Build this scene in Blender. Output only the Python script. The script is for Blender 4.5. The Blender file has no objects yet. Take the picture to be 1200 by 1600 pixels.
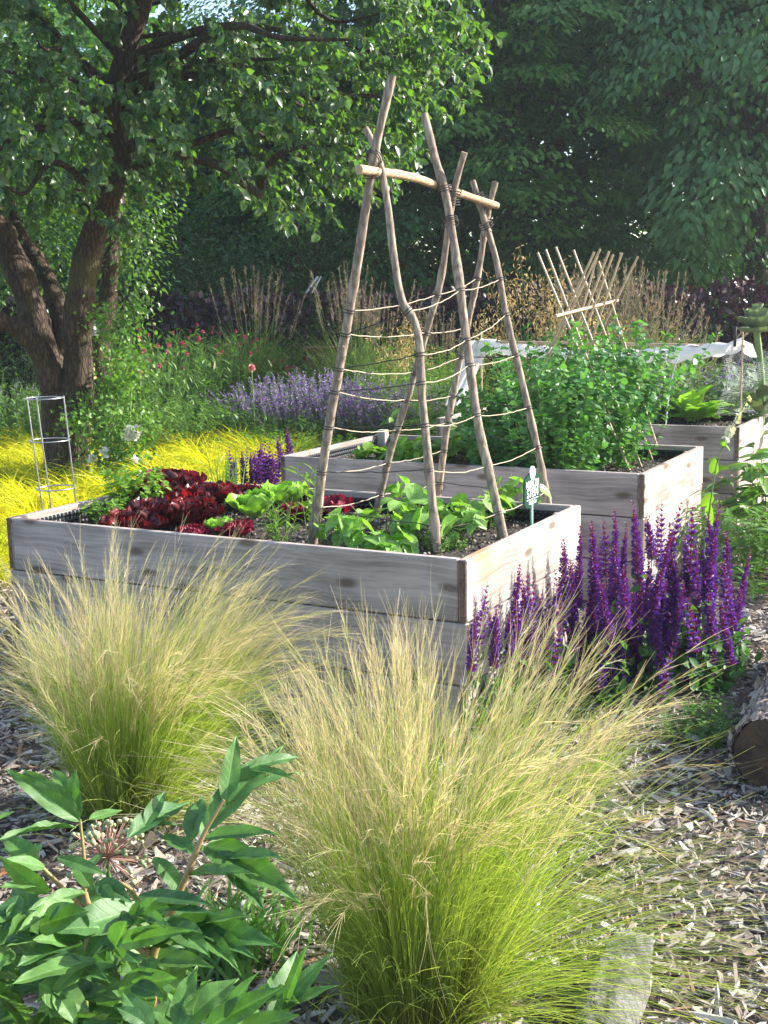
import bpy, math
import numpy as np
from mathutils import Matrix, Vector
R = np.random.default_rng(11)
sc = bpy.context.scene
col = sc.collection

# ------------------------------------------------------------------ camera
F_PX, PITCH, ROLL, CAMH = 1853.0, 0.176, 0.022, 1.64      # for a 1200 x 1600 picture
cp, sp, cr, sr = math.cos(PITCH), math.sin(PITCH), math.cos(ROLL), math.sin(ROLL)
FWD = np.array([0, cp, -sp]); ZC = np.array([0, sp, cp]); XC = np.array([1., 0, 0])
RT = cr*XC - sr*ZC; UP = sr*XC + cr*ZC; CAM = np.array([0, 0, CAMH])
cd = bpy.data.cameras.new('camera'); cam = bpy.data.objects.new('camera', cd); col.objects.link(cam)
cd.sensor_fit = 'VERTICAL'; cd.sensor_height = 24; cd.lens = 24*F_PX/1600; cd.clip_end = 500; cd.clip_start = .05
m = Matrix.Identity(4)
for i in range(3):
    m[i][0] = RT[i]; m[i][1] = UP[i]; m[i][2] = -FWD[i]; m[i][3] = CAM[i]
cam.matrix_world = m; sc.camera = cam

def ray(px, py):
    d = FWD*F_PX + RT*(px-600) - UP*(py-800)
    return d/d[1]
def at(px, py, y): return CAM + ray(px, py)*y              # point at distance y (metres ahead)
def on(px, py, z=0.0):                                      # point on the level plane z
    r = ray(px, py); return CAM + r*((z-CAMH)/r[2])

# ------------------------------------------------------------------ light
SUN_EL, SUN_AZ = math.radians(28), math.radians(77)        # azimuth clockwise from +Y
w = bpy.data.worlds.new('World'); sc.world = w; w.use_nodes = True
nt = w.node_tree; nt.nodes.clear()
sky = nt.nodes.new('ShaderNodeTexSky'); sky.sky_type = 'NISHITA'; sky.sun_disc = False
sky.sun_elevation = SUN_EL; sky.sun_rotation = SUN_AZ; sky.dust_density = 1.5
bg = nt.nodes.new('ShaderNodeBackground'); bg.inputs[1].default_value = .15
wo = nt.nodes.new('ShaderNodeOutputWorld'); nt.links.new(sky.outputs[0], bg.inputs[0]); nt.links.new(bg.outputs[0], wo.inputs[0])
sl = bpy.data.lights.new('sun', 'SUN'); sl.energy = 5.0; sl.angle = math.radians(.5); sl.color = (1, .95, .87)
so = bpy.data.objects.new('sun', sl); col.objects.link(so)
sv = Vector((math.sin(SUN_AZ)*math.cos(SUN_EL), math.cos(SUN_AZ)*math.cos(SUN_EL), math.sin(SUN_EL)))
so.rotation_euler = sv.to_track_quat('Z', 'Y').to_euler()
so.location = (8, 6, 9)
sc.view_settings.view_transform = 'Standard'; sc.view_settings.look = 'None'
sc.view_settings.exposure = 1.42; sc.view_settings.gamma = 1
sc.cycles.max_bounces = 6; sc.cycles.transparent_max_bounces = 6; sc.cycles.transmission_bounces = 5

# ------------------------------------------------------------------ materials
def M_(name):
    m = bpy.data.materials.new(name); m.use_nodes = True; n = m.node_tree.nodes; l = m.node_tree.links
    return m, n, l, n['Principled BSDF'], n['Material Output']
def rgba(c): return (*c, 1)
def leafmat(name, a, b, tr=.35, rough=.45, base=None, tip=None, tipat=(.55, .95), trc=(1.25, 1.5, .45), spec=.4, veins=0):
    """leaf: colour varies leaf by leaf (rnd) and may change towards the tip (tt)"""
    m, n, l, p, out = M_(name)
    at_ = n.new('ShaderNodeAttribute'); at_.attribute_name = 'rnd'
    ra = n.new('ShaderNodeMix'); ra.data_type = 'RGBA'; ra.inputs[6].default_value = rgba(a); ra.inputs[7].default_value = rgba(b)
    l.new(at_.outputs['Fac'], ra.inputs[0]); c = ra.outputs[2]
    if base is not None or tip is not None:
        tt = n.new('ShaderNodeAttribute'); tt.attribute_name = 'tt'
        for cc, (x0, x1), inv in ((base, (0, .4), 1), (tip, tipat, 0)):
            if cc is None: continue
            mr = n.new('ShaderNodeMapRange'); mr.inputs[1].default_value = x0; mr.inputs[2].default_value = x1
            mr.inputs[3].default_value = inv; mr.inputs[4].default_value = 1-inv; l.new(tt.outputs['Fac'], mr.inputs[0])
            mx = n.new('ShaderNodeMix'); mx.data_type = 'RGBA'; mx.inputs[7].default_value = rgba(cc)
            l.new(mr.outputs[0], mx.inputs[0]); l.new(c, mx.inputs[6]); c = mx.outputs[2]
    if veins:
        ax_ = n.new('ShaderNodeAttribute'); ax_.attribute_name = 'across'; t2 = n.new('ShaderNodeAttribute'); t2.attribute_name = 'tt'
        def ma(op, a_, b_, c_=None):
            q_ = n.new('ShaderNodeMath'); q_.operation = op
            for i_, v_ in enumerate((a_, b_) if c_ is None else (a_, b_, c_)):
                if hasattr(v_, 'links'): l.new(v_, q_.inputs[i_])
                else: q_.inputs[i_].default_value = v_
            return q_.outputs[0]
        sv_ = ma('ABSOLUTE', ma('SINE', ma('MULTIPLY', ma('SUBTRACT', t2.outputs['Fac'], ma('MULTIPLY', ax_.outputs['Fac'], .16)), 3.1416*veins), 0.0), 0.0)
        side = n.new('ShaderNodeMapRange'); side.inputs[1].default_value = 0; side.inputs[2].default_value = .30; side.inputs[3].default_value = .55; side.inputs[4].default_value = 0; l.new(sv_, side.inputs[0])
        mid = n.new('ShaderNodeMapRange'); mid.inputs[1].default_value = .03; mid.inputs[2].default_value = .12; mid.inputs[3].default_value = .9; mid.inputs[4].default_value = 0; l.new(ax_.outputs['Fac'], mid.inputs[0])
        vf = ma('MAXIMUM', side.outputs[0], mid.outputs[0]); vm = n.new('ShaderNodeMix'); vm.data_type = 'RGBA'; l.new(ma('MULTIPLY', vf, .32), vm.inputs[0]); l.new(c, vm.inputs[6]); vm.inputs[7].default_value = rgba([min(1, q_*1.9+.03) for q_ in b]); c = vm.outputs[2]
        tcn = n.new('ShaderNodeTexCoord'); nz = n.new('ShaderNodeTexNoise'); nz.inputs['Scale'].default_value = 45; nz.inputs['Detail'].default_value = 6; l.new(tcn.outputs['Object'], nz.inputs[0])
        nm_ = n.new('ShaderNodeMapRange'); nm_.inputs[1].default_value = .3; nm_.inputs[2].default_value = .7; nm_.inputs[3].default_value = .72; nm_.inputs[4].default_value = 1.2; l.new(nz.outputs[0], nm_.inputs[0])
        hs = n.new('ShaderNodeHueSaturation'); l.new(nm_.outputs[0], hs.inputs['Value']); l.new(c, hs.inputs['Color']); c = hs.outputs[0]
        bp = n.new('ShaderNodeBump'); bp.inputs['Strength'].default_value = .2; bp.inputs['Distance'].default_value = .003; l.new(ma('ADD', ma('MULTIPLY', vf, -1.0), nz.outputs[0]), bp.inputs['Height']); l.new(bp.outputs[0], p.inputs['Normal'])
    l.new(c, p.inputs['Base Color']); p.inputs['Roughness'].default_value = rough
    p.inputs['Specular IOR Level'].default_value = spec
    if tr > 0:
        t = n.new('ShaderNodeBsdfTranslucent'); mu = n.new('ShaderNodeMix'); mu.data_type = 'RGBA'; mu.blend_type = 'MULTIPLY'
        mu.inputs[0].default_value = 1; mu.inputs[7].default_value = rgba(trc); l.new(c, mu.inputs[6]); l.new(mu.outputs[2], t.inputs[0])
        ms = n.new('ShaderNodeMixShader'); ms.inputs[0].default_value = tr
        l.new(p.outputs[0], ms.inputs[1]); l.new(t.outputs[0], ms.inputs[2]); l.new(ms.outputs[0], out.inputs[0])
    return m
def plain(name, c, rough=.6, metal=0, bump=0, bscale=60, c2=None, nscale=12):
    m, n, l, p, out = M_(name)
    p.inputs['Base Color'].default_value = rgba(c); p.inputs['Roughness'].default_value = rough; p.inputs['Metallic'].default_value = metal
    tc = n.new('ShaderNodeTexCoord')
    if c2:
        no = n.new('ShaderNodeTexNoise'); no.inputs['Scale'].default_value = nscale; no.inputs['Detail'].default_value = 6; l.new(tc.outputs['Object'], no.inputs[0])
        mx = n.new('ShaderNodeMix'); mx.data_type = 'RGBA'; mx.inputs[6].default_value = rgba(c); mx.inputs[7].default_value = rgba(c2)
        mr = n.new('ShaderNodeMapRange'); mr.inputs[1].default_value = .35; mr.inputs[2].default_value = .65
        l.new(no.outputs[0], mr.inputs[0]); l.new(mr.outputs[0], mx.inputs[0]); l.new(mx.outputs[2], p.inputs['Base Color'])
    if bump:
        no = n.new('ShaderNodeTexNoise'); no.inputs['Scale'].default_value = bscale; no.inputs['Detail'].default_value = 5; l.new(tc.outputs['Object'], no.inputs[0])
        b = n.new('ShaderNodeBump'); b.inputs['Strength'].default_value = bump; b.inputs['Distance'].default_value = .02
        l.new(no.outputs[0], b.inputs['Height']); l.new(b.outputs[0], p.inputs['Normal'])
    return m
def woodmat(name, light, dark, knots=True, stain=None):
    """weathered board, grain along local X"""
    m, n, l, p, out = M_(name)
    tc = n.new('ShaderNodeTexCoord'); oi = n.new('ShaderNodeObjectInfo')
    off = n.new('ShaderNodeVectorMath'); off.operation = 'MULTIPLY_ADD'; cx = n.new('ShaderNodeCombineXYZ')
    for k in range(3): l.new(oi.outputs['Random'], cx.inputs[k])
    off.inputs[1].default_value = (37, 11, 23); l.new(cx.outputs[0], off.inputs[0]); l.new(tc.outputs['Object'], off.inputs[2])
    wn = n.new('ShaderNodeTexNoise'); wn.inputs['Scale'].default_value = 2.2; l.new(off.outputs[0], wn.inputs[0])
    wv = n.new('ShaderNodeVectorMath'); wv.operation = 'MULTIPLY_ADD'; wv.inputs[1].default_value = (.0, .05, .06); l.new(wn.outputs['Color'], wv.inputs[0]); l.new(off.outputs[0], wv.inputs[2])
    def noise(sc_, detail=4):
        mp = n.new('ShaderNodeMapping'); mp.inputs['Scale'].default_value = sc_; l.new(wv.outputs[0], mp.inputs[0])
        no = n.new('ShaderNodeTexNoise'); no.inputs['Scale'].default_value = 1; no.inputs['Detail'].default_value = detail; l.new(mp.outputs[0], no.inputs[0]); return no.outputs[0]
    g1 = noise((3, 90, 90), 5); g2 = noise((1.2, 14, 14), 3); g3 = noise((3.5, 5, 5), 4)
    def mixf(a, b, op, v=None):
        k = n.new('ShaderNodeMath'); k.operation = op; l.new(a, k.inputs[0])
        if v is None: l.new(b, k.inputs[1])
        else: k.inputs[1].default_value = v
        return k.outputs[0]
    s = mixf(mixf(g1, g2, 'ADD'), g3, 'ADD')
    mr = n.new('ShaderNodeMapRange'); mr.inputs[1].default_value = 1.2; mr.inputs[2].default_value = 1.78; l.new(s, mr.inputs[0])
    mx = n.new('ShaderNodeMix'); mx.data_type = 'RGBA'; mx.inputs[6].default_value = rgba(dark); mx.inputs[7].default_value = rgba(light); l.new(mr.outputs[0], mx.inputs[0])
    c = mx.outputs[2]
    if knots:
        mp = n.new('ShaderNodeMapping'); mp.inputs['Scale'].default_value = (2.0, 5.0, 5.0); l.new(wv.outputs[0], mp.inputs[0]); sx_ = n.new('ShaderNodeSeparateXYZ'); cx_ = n.new('ShaderNodeCombineXYZ'); l.new(mp.outputs[0], sx_.inputs[0]); l.new(sx_.outputs[0], cx_.inputs[0]); l.new(sx_.outputs[2], cx_.inputs[1])
        vo = n.new('ShaderNodeTexVoronoi'); vo.voronoi_dimensions = '2D'; vo.inputs['Scale'].default_value = 1; l.new(cx_.outputs[0], vo.inputs[0])
        k2 = n.new('ShaderNodeMapRange'); k2.inputs[1].default_value = .05; k2.inputs[2].default_value = .12; k2.inputs[3].default_value = .75; k2.inputs[4].default_value = 0; l.new(vo.outputs['Distance'], k2.inputs[0])
        m2 = n.new('ShaderNodeMix'); m2.data_type = 'RGBA'; m2.inputs[7].default_value = (.09, .055, .035, 1); l.new(k2.outputs[0], m2.inputs[0]); l.new(c, m2.inputs[6]); c = m2.outputs[2]
    if stain:
        d = n.new('ShaderNodeVectorMath'); d.operation = 'DISTANCE'; d.inputs[1].default_value = stain; l.new(tc.outputs['Object'], d.inputs[0])
        ad = mixf(d.outputs['Value'], mixf(g3, None, 'MULTIPLY', .35), 'ADD')
        k3 = n.new('ShaderNodeMapRange'); k3.inputs[1].default_value = .24; k3.inputs[2].default_value = .40; k3.inputs[3].default_value = .8; k3.inputs[4].default_value = 0; l.new(ad, k3.inputs[0])
        m3 = n.new('ShaderNodeMix'); m3.data_type = 'RGBA'; m3.inputs[7].default_value = (.50, .20, .06, 1); l.new(k3.outputs[0], m3.inputs[0]); l.new(c, m3.inputs[6]); c = m3.outputs[2]
    l.new(c, p.inputs['Base Color']); p.inputs['Roughness'].default_value = .75; p.inputs['Specular IOR Level'].default_value = .25
    b = n.new('ShaderNodeBump'); b.inputs['Strength'].default_value = .35; b.inputs['Distance'].default_value = .004; l.new(g1, b.inputs['Height']); l.new(b.outputs[0], p.inputs['Normal'])
    return m
def barkmat(name, a, b, scale=(14, 14, 3), bump=.9, moss=None, dist=.03):
    m, n, l, p, out = M_(name)
    tc = n.new('ShaderNodeTexCoord'); mp = n.new('ShaderNodeMapping'); mp.inputs['Scale'].default_value = scale; l.new(tc.outputs['Object'], mp.inputs[0])
    no = n.new('ShaderNodeTexNoise'); no.inputs['Scale'].default_value = 1; no.inputs['Detail'].default_value = 8; no.inputs['Roughness'].default_value = .65; l.new(mp.outputs[0], no.inputs[0])
    vo = n.new('ShaderNodeTexVoronoi'); vo.feature = 'DISTANCE_TO_EDGE'; vo.inputs['Scale'].default_value = 1.3
    ad = n.new('ShaderNodeVectorMath'); ad.operation = 'ADD'; l.new(mp.outputs[0], ad.inputs[0]); l.new(no.outputs['Color'], ad.inputs[1]); l.new(ad.outputs[0], vo.inputs[0])
    mr = n.new('ShaderNodeMapRange'); mr.inputs[1].default_value = 0; mr.inputs[2].default_value = .25; l.new(vo.outputs[0], mr.inputs[0])
    mu = n.new('ShaderNodeMath'); mu.operation = 'MULTIPLY'; l.new(mr.outputs[0], mu.inputs[0]); l.new(no.outputs[0], mu.inputs[1])
    m2 = n.new('ShaderNodeMapRange'); m2.inputs[1].default_value = -.1; m2.inputs[2].default_value = .6; l.new(mu.outputs[0], m2.inputs[0])
    mx = n.new('ShaderNodeMix'); mx.data_type = 'RGBA'; mx.inputs[6].default_value = rgba(a); mx.inputs[7].default_value = rgba(b); l.new(m2.outputs[0], mx.inputs[0]); c = mx.outputs[2]
    if moss:
        n2 = n.new('ShaderNodeTexNoise'); n2.inputs['Scale'].default_value = 3; n2.inputs['Detail'].default_value = 5; l.new(tc.outputs['Object'], n2.inputs[0])
        k = n.new('ShaderNodeMapRange'); k.inputs[1].default_value = .52; k.inputs[2].default_value = .62; k.inputs[4].default_value = .45; l.new(n2.outputs[0], k.inputs[0])
        m3 = n.new('ShaderNodeMix'); m3.data_type = 'RGBA'; m3.inputs[7].default_value = rgba(moss); l.new(k.outputs[0], m3.inputs[0]); l.new(c, m3.inputs[6]); c = m3.outputs[2]
    l.new(c, p.inputs['Base Color']); p.inputs['Roughness'].default_value = .85; p.inputs['Specular IOR Level'].default_value = .2
    b = n.new('ShaderNodeBump'); b.inputs['Strength'].default_value = bump; b.inputs['Distance'].default_value = dist; l.new(mu.outputs[0], b.inputs['Height']); l.new(b.outputs[0], p.inputs['Normal'])
    return m

LM = dict(
 fruit=leafmat('fruit_tree_leaf', (.048, .105, .058), (.095, .160, .045), .36, .30, spec=.55, trc=(2.1, 2.6, .45)),
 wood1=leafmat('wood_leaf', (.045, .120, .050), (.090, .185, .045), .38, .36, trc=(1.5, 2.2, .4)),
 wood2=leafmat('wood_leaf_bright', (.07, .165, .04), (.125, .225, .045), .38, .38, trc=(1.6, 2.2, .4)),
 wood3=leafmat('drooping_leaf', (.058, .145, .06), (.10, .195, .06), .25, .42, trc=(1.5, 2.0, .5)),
 shrub=leafmat('shrub_leaf', (.03, .085, .03), (.06, .13, .03), .25, .5),
 purple=leafmat('copper_leaf', (.022, .010, .020), (.055, .020, .036), .12, .4, trc=(1.8, .6, .7)),
 green=leafmat('perennial_leaf', (.085, .19, .04), (.155, .28, .05), .35, .5),
 lime=leafmat('lime_leaf', (.14, .27, .03), (.22, .36, .04), .4, .5),
 greyg=leafmat('grey_leaf', (.10, .17, .075), (.17, .25, .11), .25, .6),
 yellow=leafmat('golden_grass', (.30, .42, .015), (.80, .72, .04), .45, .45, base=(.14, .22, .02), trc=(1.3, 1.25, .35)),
 stipa=leafmat('feather_grass', (.12, .225, .035), (.38, .47, .12), .46, .45, base=(.13, .13, .025), tip=(.56, .53, .32), tipat=(.72, 1.2), trc=(1.35, 1.3, .6)),
 awn=leafmat('feather_awn', (.38, .40, .17), (.66, .52, .38), .45, .4, trc=(1.2, 1.1, .9)),
 straw=leafmat('straw_plume', (.20, .145, .125), (.34, .27, .21), .35, .6, trc=(1.2, 1.1, .8)),
 gold=leafmat('golden_oat', (.34, .24, .11), (.52, .40, .22), .4, .5, trc=(1.2, 1.1, .7)),
 tallg=leafmat('tall_grass', (.09, .19, .04), (.17, .28, .06), .38, .5, tip=(.24, .26, .11), tipat=(.6, 1.3)),
 rlet=leafmat('red_lettuce', (.05, .008, .013), (.155, .016, .026), .32, .36, base=(.16, .10, .05), spec=.6, trc=(2.4, .35, .35)),
 lollo=leafmat('frilly_red_lettuce', (.14, .008, .03), (.27, .02, .06), .3, .4, base=(.14, .16, .04), trc=(1.7, .4, .5)),
 glet=leafmat('green_lettuce', (.20, .39, .05), (.32, .53, .09), .35, .38, base=(.45, .55, .22), veins=7),
 bean=leafmat('bean_leaf', (.17, .33, .07), (.28, .46, .12), .38, .42, veins=5),
 herb=leafmat('herb_leaf', (.14, .28, .035), (.24, .38, .06), .38, .45),
 pea=leafmat('pea_leaf', (.07, .20, .065), (.14, .30, .075), .35, .42),
 peony=leafmat('peony_leaf', (.055, .14, .045), (.105, .22, .05), .30, .48, spec=.35, veins=9),
 salv=leafmat('sage_leaf', (.06, .15, .045), (.11, .22, .055), .3, .55),
 purp=leafmat('violet_flower', (.10, .035, .25), (.18, .06, .34), .3, .5, trc=(1.4, .8, 1.4)),
 calyx=leafmat('dark_calyx', (.10, .012, .05), (.30, .04, .14), .25, .5, trc=(1.6, .6, 1.2)),
 nep=leafmat('lavender_flower', (.24, .16, .40), (.40, .27, .52), .3, .6, trc=(1.2, 1, 1.3)),
 crim=leafmat('crimson_flower', (.36, .03, .11), (.52, .10, .20), .3, .5, trc=(1.5, .6, .8)),
 white=leafmat('white_petal', (.72, .72, .66), (.82, .80, .74), .3, .5, trc=(1, 1, 1)),
 pink=leafmat('pink_petal', (.70, .28, .30), (.80, .38, .38), .3, .5, trc=(1, 1, 1)),
 fox=leafmat('foxglove_bell', (.70, .70, .55), (.74, .72, .30), .3, .5, trc=(1, 1, .7)),
 choke=leafmat('artichoke_scale', (.14, .19, .11), (.21, .26, .16), .15, .6),
)
stemG = plain('green_stem', (.10, .19, .04), .5, c2=(.14, .22, .06))
stemB = plain('brown_twig', (.07, .045, .03), .8)
stemP = plain('peony_stem', (.20, .22, .05), .4, c2=(.34, .19, .09), nscale=9)
stemD = plain('dark_stem', (.05, .03, .05), .6)
wood_grey = woodmat('weathered_board', (.46, .39, .35), (.22, .185, .16))
wood_end = woodmat('board_end_grain', (.20, .13, .09), (.08, .05, .035), knots=False)
wood_stain = woodmat('weathered_board_stained', (.46, .39, .35), (.22, .185, .16), stain=(-.42, .03, .30))
wood_fresh = woodmat('fresh_wood', (.55, .33, .15), (.40, .22, .10), knots=False)
polemat = barkmat('hazel_pole', (.14, .105, .08), (.40, .325, .25), scale=(26, 26, 7), bump=.3, dist=.004)
barmat = barkmat('peeled_bar', (.30, .20, .12), (.55, .40, .26), scale=(7, 25, 25), bump=.25, dist=.004)
cutmat = plain('cut_end', (.50, .36, .22), .7, c2=(.36, .22, .12), nscale=60)
canemat = plain('bamboo_cane', (.42, .30, .18), .45, c2=(.52, .40, .26), nscale=14)
twineL = plain('jute_twine', (.42, .35, .26), .9); twineD = plain('dark_twine', (.05, .045, .045), .9)
bark = barkmat('tree_bark', (.028, .019, .015), (.10, .07, .05), scale=(24, 24, 6), moss=(.10, .095, .04), dist=.025)
liner = None
def linermat():
    m, n, l, p, out = M_('dimpled_liner'); p.inputs['Base Color'].default_value = (.012, .013, .016, 1); p.inputs['Roughness'].default_value = .35
    return m
liner = linermat()
metal = plain('zinc_wire', (.45, .46, .47), .35, .9)
def soilmat(name, a, b, speck, sscale=70, thr=.12):
    m, n, l, p, out = M_(name); tc = n.new('ShaderNodeTexCoord')
    no = n.new('ShaderNodeTexNoise'); no.inputs['Scale'].default_value = 9; no.inputs['Detail'].default_value = 8; l.new(tc.outputs['Object'], no.inputs[0])
    mx = n.new('ShaderNodeMix'); mx.data_type = 'RGBA'; mx.inputs[6].default_value = rgba(a); mx.inputs[7].default_value = rgba(b); l.new(no.outputs[0], mx.inputs[0])
    vo = n.new('ShaderNodeTexVoronoi'); vo.inputs['Scale'].default_value = sscale; l.new(tc.outputs['Object'], vo.inputs[0])
    k = n.new('ShaderNodeMapRange'); k.inputs[1].default_value = thr; k.inputs[2].default_value = thr+.12; k.inputs[3].default_value = 1; k.inputs[4].default_value = 0; l.new(vo.outputs['Distance'], k.inputs[0])
    m2 = n.new('ShaderNodeMix'); m2.data_type = 'RGBA'; m2.inputs[7].default_value = rgba(speck); l.new(k.outputs[0], m2.inputs[0]); l.new(mx.outputs[2], m2.inputs[6])
    l.new(m2.outputs[2], p.inputs['Base Color']); p.inputs['Roughness'].default_value = .95
    b = n.new('ShaderNodeBump'); b.inputs['Strength'].default_value = .8; b.inputs['Distance'].default_value = .02; l.new(no.outputs[0], b.inputs['Height']); l.new(b.outputs[0], p.inputs['Normal'])
    return m
soil = soilmat('bed_substrate', (.016, .012, .010), (.05, .038, .03), (.20, .18, .16))
earth = soilmat('garden_earth', (.06, .045, .034), (.17, .13, .10), (.16, .12, .09), 40, .08)
chipm = leafmat('bark_chip', (.13, .10, .085), (.40, .36, .32), 0, .8, spec=.2)
# colour of every chip from a ramp
n = chipm.node_tree.nodes; l = chipm.node_tree.links
cr_ = n.new('ShaderNodeValToRGB'); e = cr_.color_ramp.elements; e[0].color = (.10, .075, .06, 1); e[1].color = (.47, .44, .40, 1)
for pos, c in ((.25, (.22, .18, .145, 1)), (.55, (.33, .29, .245, 1)), (.75, (.38, .35, .31, 1)), (.8, (.28, .14, .07, 1)), (.85, (.40, .365, .32, 1))):
    q = e.new(pos); q.color = c
l.new([x for x in n if x.type == 'ATTRIBUTE'][0].outputs['Fac'], cr_.inputs[0]); l.new(cr_.outputs[0], n['Principled BSDF'].inputs['Base Color'])

# ------------------------------------------------------------------ mesh helpers
def nrm(v): return v/np.maximum(np.linalg.norm(v, axis=-1, keepdims=True), 1e-9)
class MB:
    def __init__(s): s.V = []; s.F = {3: [], 4: []}; s.MI = {3: [], 4: []}; s.r = []; s.t = []; s.x = []; s.n = 0
    def add(s, V, F, rnd=None, tt=None, mi=0, xx=None):
        V = np.asarray(V, float).reshape(-1, 3)
        for f in F:
            f = np.asarray(f)
            if f.size == 0: continue
            s.F[f.shape[1]].append(f+s.n); s.MI[f.shape[1]].append(np.full(len(f), mi))
        s.V.append(V); k = len(V)
        s.r.append(np.full(k, .5) if rnd is None else np.broadcast_to(rnd, (k,)))
        s.t.append(np.full(k, .5) if tt is None else np.broadcast_to(tt, (k,))); s.x.append(np.zeros(k) if xx is None else np.broadcast_to(xx, (k,))); s.n += k
        return s
    def build(s, name, mats, parent=None, smooth=True, origin=None, vg=None):
        V = np.concatenate(s.V)
        if origin is not None: V = V-np.asarray(origin)
        me = bpy.data.meshes.new(name); me.vertices.add(len(V)); me.vertices.foreach_set('co', V.astype(np.float32).ravel())
        idx, st, mi, o = [], [], [], 0
        for k in (3, 4):
            if s.F[k]:
                f = np.concatenate(s.F[k]); idx.append(f.ravel()); st.append(o+np.arange(len(f))*k); o += f.size; mi.append(np.concatenate(s.MI[k]))
        idx = np.concatenate(idx); st = np.concatenate(st)
        me.loops.add(len(idx)); me.loops.foreach_set('vertex_index', idx.astype(np.int32))
        me.polygons.add(len(st)); me.polygons.foreach_set('loop_start', st.astype(np.int32))
        me.polygons.foreach_set('material_index', np.concatenate(mi).astype(np.int32))
        me.polygons.foreach_set('use_smooth', np.full(len(st), smooth))
        for nm, a in (('rnd', s.r), ('tt', s.t), ('across', s.x)):
            A = me.attributes.new(nm, 'FLOAT', 'POINT'); A.data.foreach_set('value', np.concatenate(a).astype(np.float32))
        me.update(); me.validate()
        if not isinstance(mats, (list, tuple)): mats = [mats]
        for q in mats: me.materials.append(q)
        o = bpy.data.objects.new(name, me); col.objects.link(o)
        if parent is not None: o.parent = parent
        if origin is not None and parent is None: o.location = origin
        return o
def tag(o, label=None, cat=None, group=None, kind=None):
    if label: o['label'] = label
    if cat: o['category'] = cat
    if group: o['group'] = group
    if kind: o['kind'] = kind
    return o
def empty(name, loc, label, cat, group=None):
    o = bpy.data.objects.new(name, None); col.objects.link(o); o.location = tuple(loc); o.empty_display_size = .1
    return tag(o, label, cat, group)
def box(mb, lo, hi, bev=0.0, mi=0, endmi=None):
    """box with chamfered edges (mesh in absolute coordinates)"""
    lo = np.array(lo, float); hi = np.array(hi, float); c = (lo+hi)/2; h = (hi-lo)/2
    import itertools
    V = []; idx = {}
    for sx, sy, sz in itertools.product((-1, 1), repeat=3):
        for a in range(3):
            p = h*np.array([sx, sy, sz]); 
            for b in range(3):
                if b != a: p[b] -= (sx, sy, sz)[b]*bev
            idx[(sx, sy, sz, a)] = len(V); V.append(c+p)
    F4, E4, T3 = [], [], []
    for a in range(3):
        b, d = [(1, 2), (2, 0), (0, 1)][a]
        for s_ in (-1, 1):
            q = []
            for u, v in ((-1, -1), (1, -1), (1, 1), (-1, 1)):
                k = [0, 0, 0]; k[a] = s_; k[b] = u; k[d] = v; q.append(idx[(*k, a)])
            if s_ < 0: q = q[::-1]
            (E4 if (a == 0 and endmi is not None) else F4).append(q)
    if bev > 0:
        for a in range(3):
            b, d = [(1, 2), (2, 0), (0, 1)][a]
            for u in (-1, 1):
                for v in (-1, 1):
                    k0 = [0, 0, 0]; k1 = [0, 0, 0]; k0[a] = -1; k1[a] = 1
                    for k in (k0, k1): k[b] = u; k[d] = v
                    q = [idx[(*k0, b)], idx[(*k1, b)], idx[(*k1, d)], idx[(*k0, d)]]
                    F4.append(q if u*v < 0 else q[::-1])
        for sx, sy, sz in itertools.product((-1, 1), repeat=3):
            t = [idx[(sx, sy, sz, a)] for a in range(3)]; T3.append(t if sx*sy*sz > 0 else t[::-1])
    o = mb.n; Fs = [np.array(F4)] + ([np.array(T3)] if T3 else [])
    mb.add(np.array(V), Fs, mi=mi)
    if E4: mb.F[4].append(np.array(E4)+o); mb.MI[4].append(np.full(len(E4), endmi))
def tube(mb, P, r, seg=8, rough=0, mi=0, cap=True, rnd=None, rr=None, capmi=None):
    P = np.asarray(P, float); k = len(P); r = np.broadcast_to(r, (k,)).astype(float)
    T = nrm(np.gradient(P, axis=0)); a = np.array([0, 0, 1.]) if abs(T[0][2]) < .9 else np.array([1., 0, 0])
    X = nrm(np.cross(T[0], a)); V = []
    th = np.arange(seg)/seg*2*np.pi
    for i in range(k):
        X = nrm(X-T[i]*np.dot(X, T[i])); Y = np.cross(T[i], X)
        rad = r[i]*(1+(R.normal(0, rough, seg) if rough else 0))
        V.append(P[i]+np.outer(np.cos(th)*rad, X)+np.outer(np.sin(th)*rad, Y))
    V = np.concatenate(V); j = np.arange(seg); F = []
    for i in range(k-1): F.append(np.stack([i*seg+j, i*seg+(j+1) % seg, (i+1)*seg+(j+1) % seg, (i+1)*seg+j], 1))
    mb.add(V, [np.concatenate(F)], rnd=.5 if rnd is None else rnd, tt=np.repeat(np.linspace(0, 1, k), seg), mi=mi)
    if cap:
        for i, sgn in ((0, -1), (k-1, 1)):
            ring = V[i*seg:(i+1)*seg]; mb.add(np.concatenate([ring, [P[i]+sgn*T[i]*r[i]*.05]]), [np.stack([j, (j+1) % seg, np.full(seg, seg)], 1)[:, ::sgn]], mi=mi if capmi is None else capmi)
def smooth_path(P, n):
    P = np.asarray(P, float); k = len(P); t = np.linspace(0, k-1, n); out = []
    for x in t:
        i = min(int(x), k-2); f = x-i; p0 = P[max(i-1, 0)]; p1 = P[i]; p2 = P[i+1]; p3 = P[min(i+2, k-1)]
        out.append(.5*((2*p1)+(-p0+p2)*f+(2*p0-5*p1+4*p2-p3)*f*f+(-p0+3*p1-3*p2+p3)*f**3))
    return np.array(out)
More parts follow.
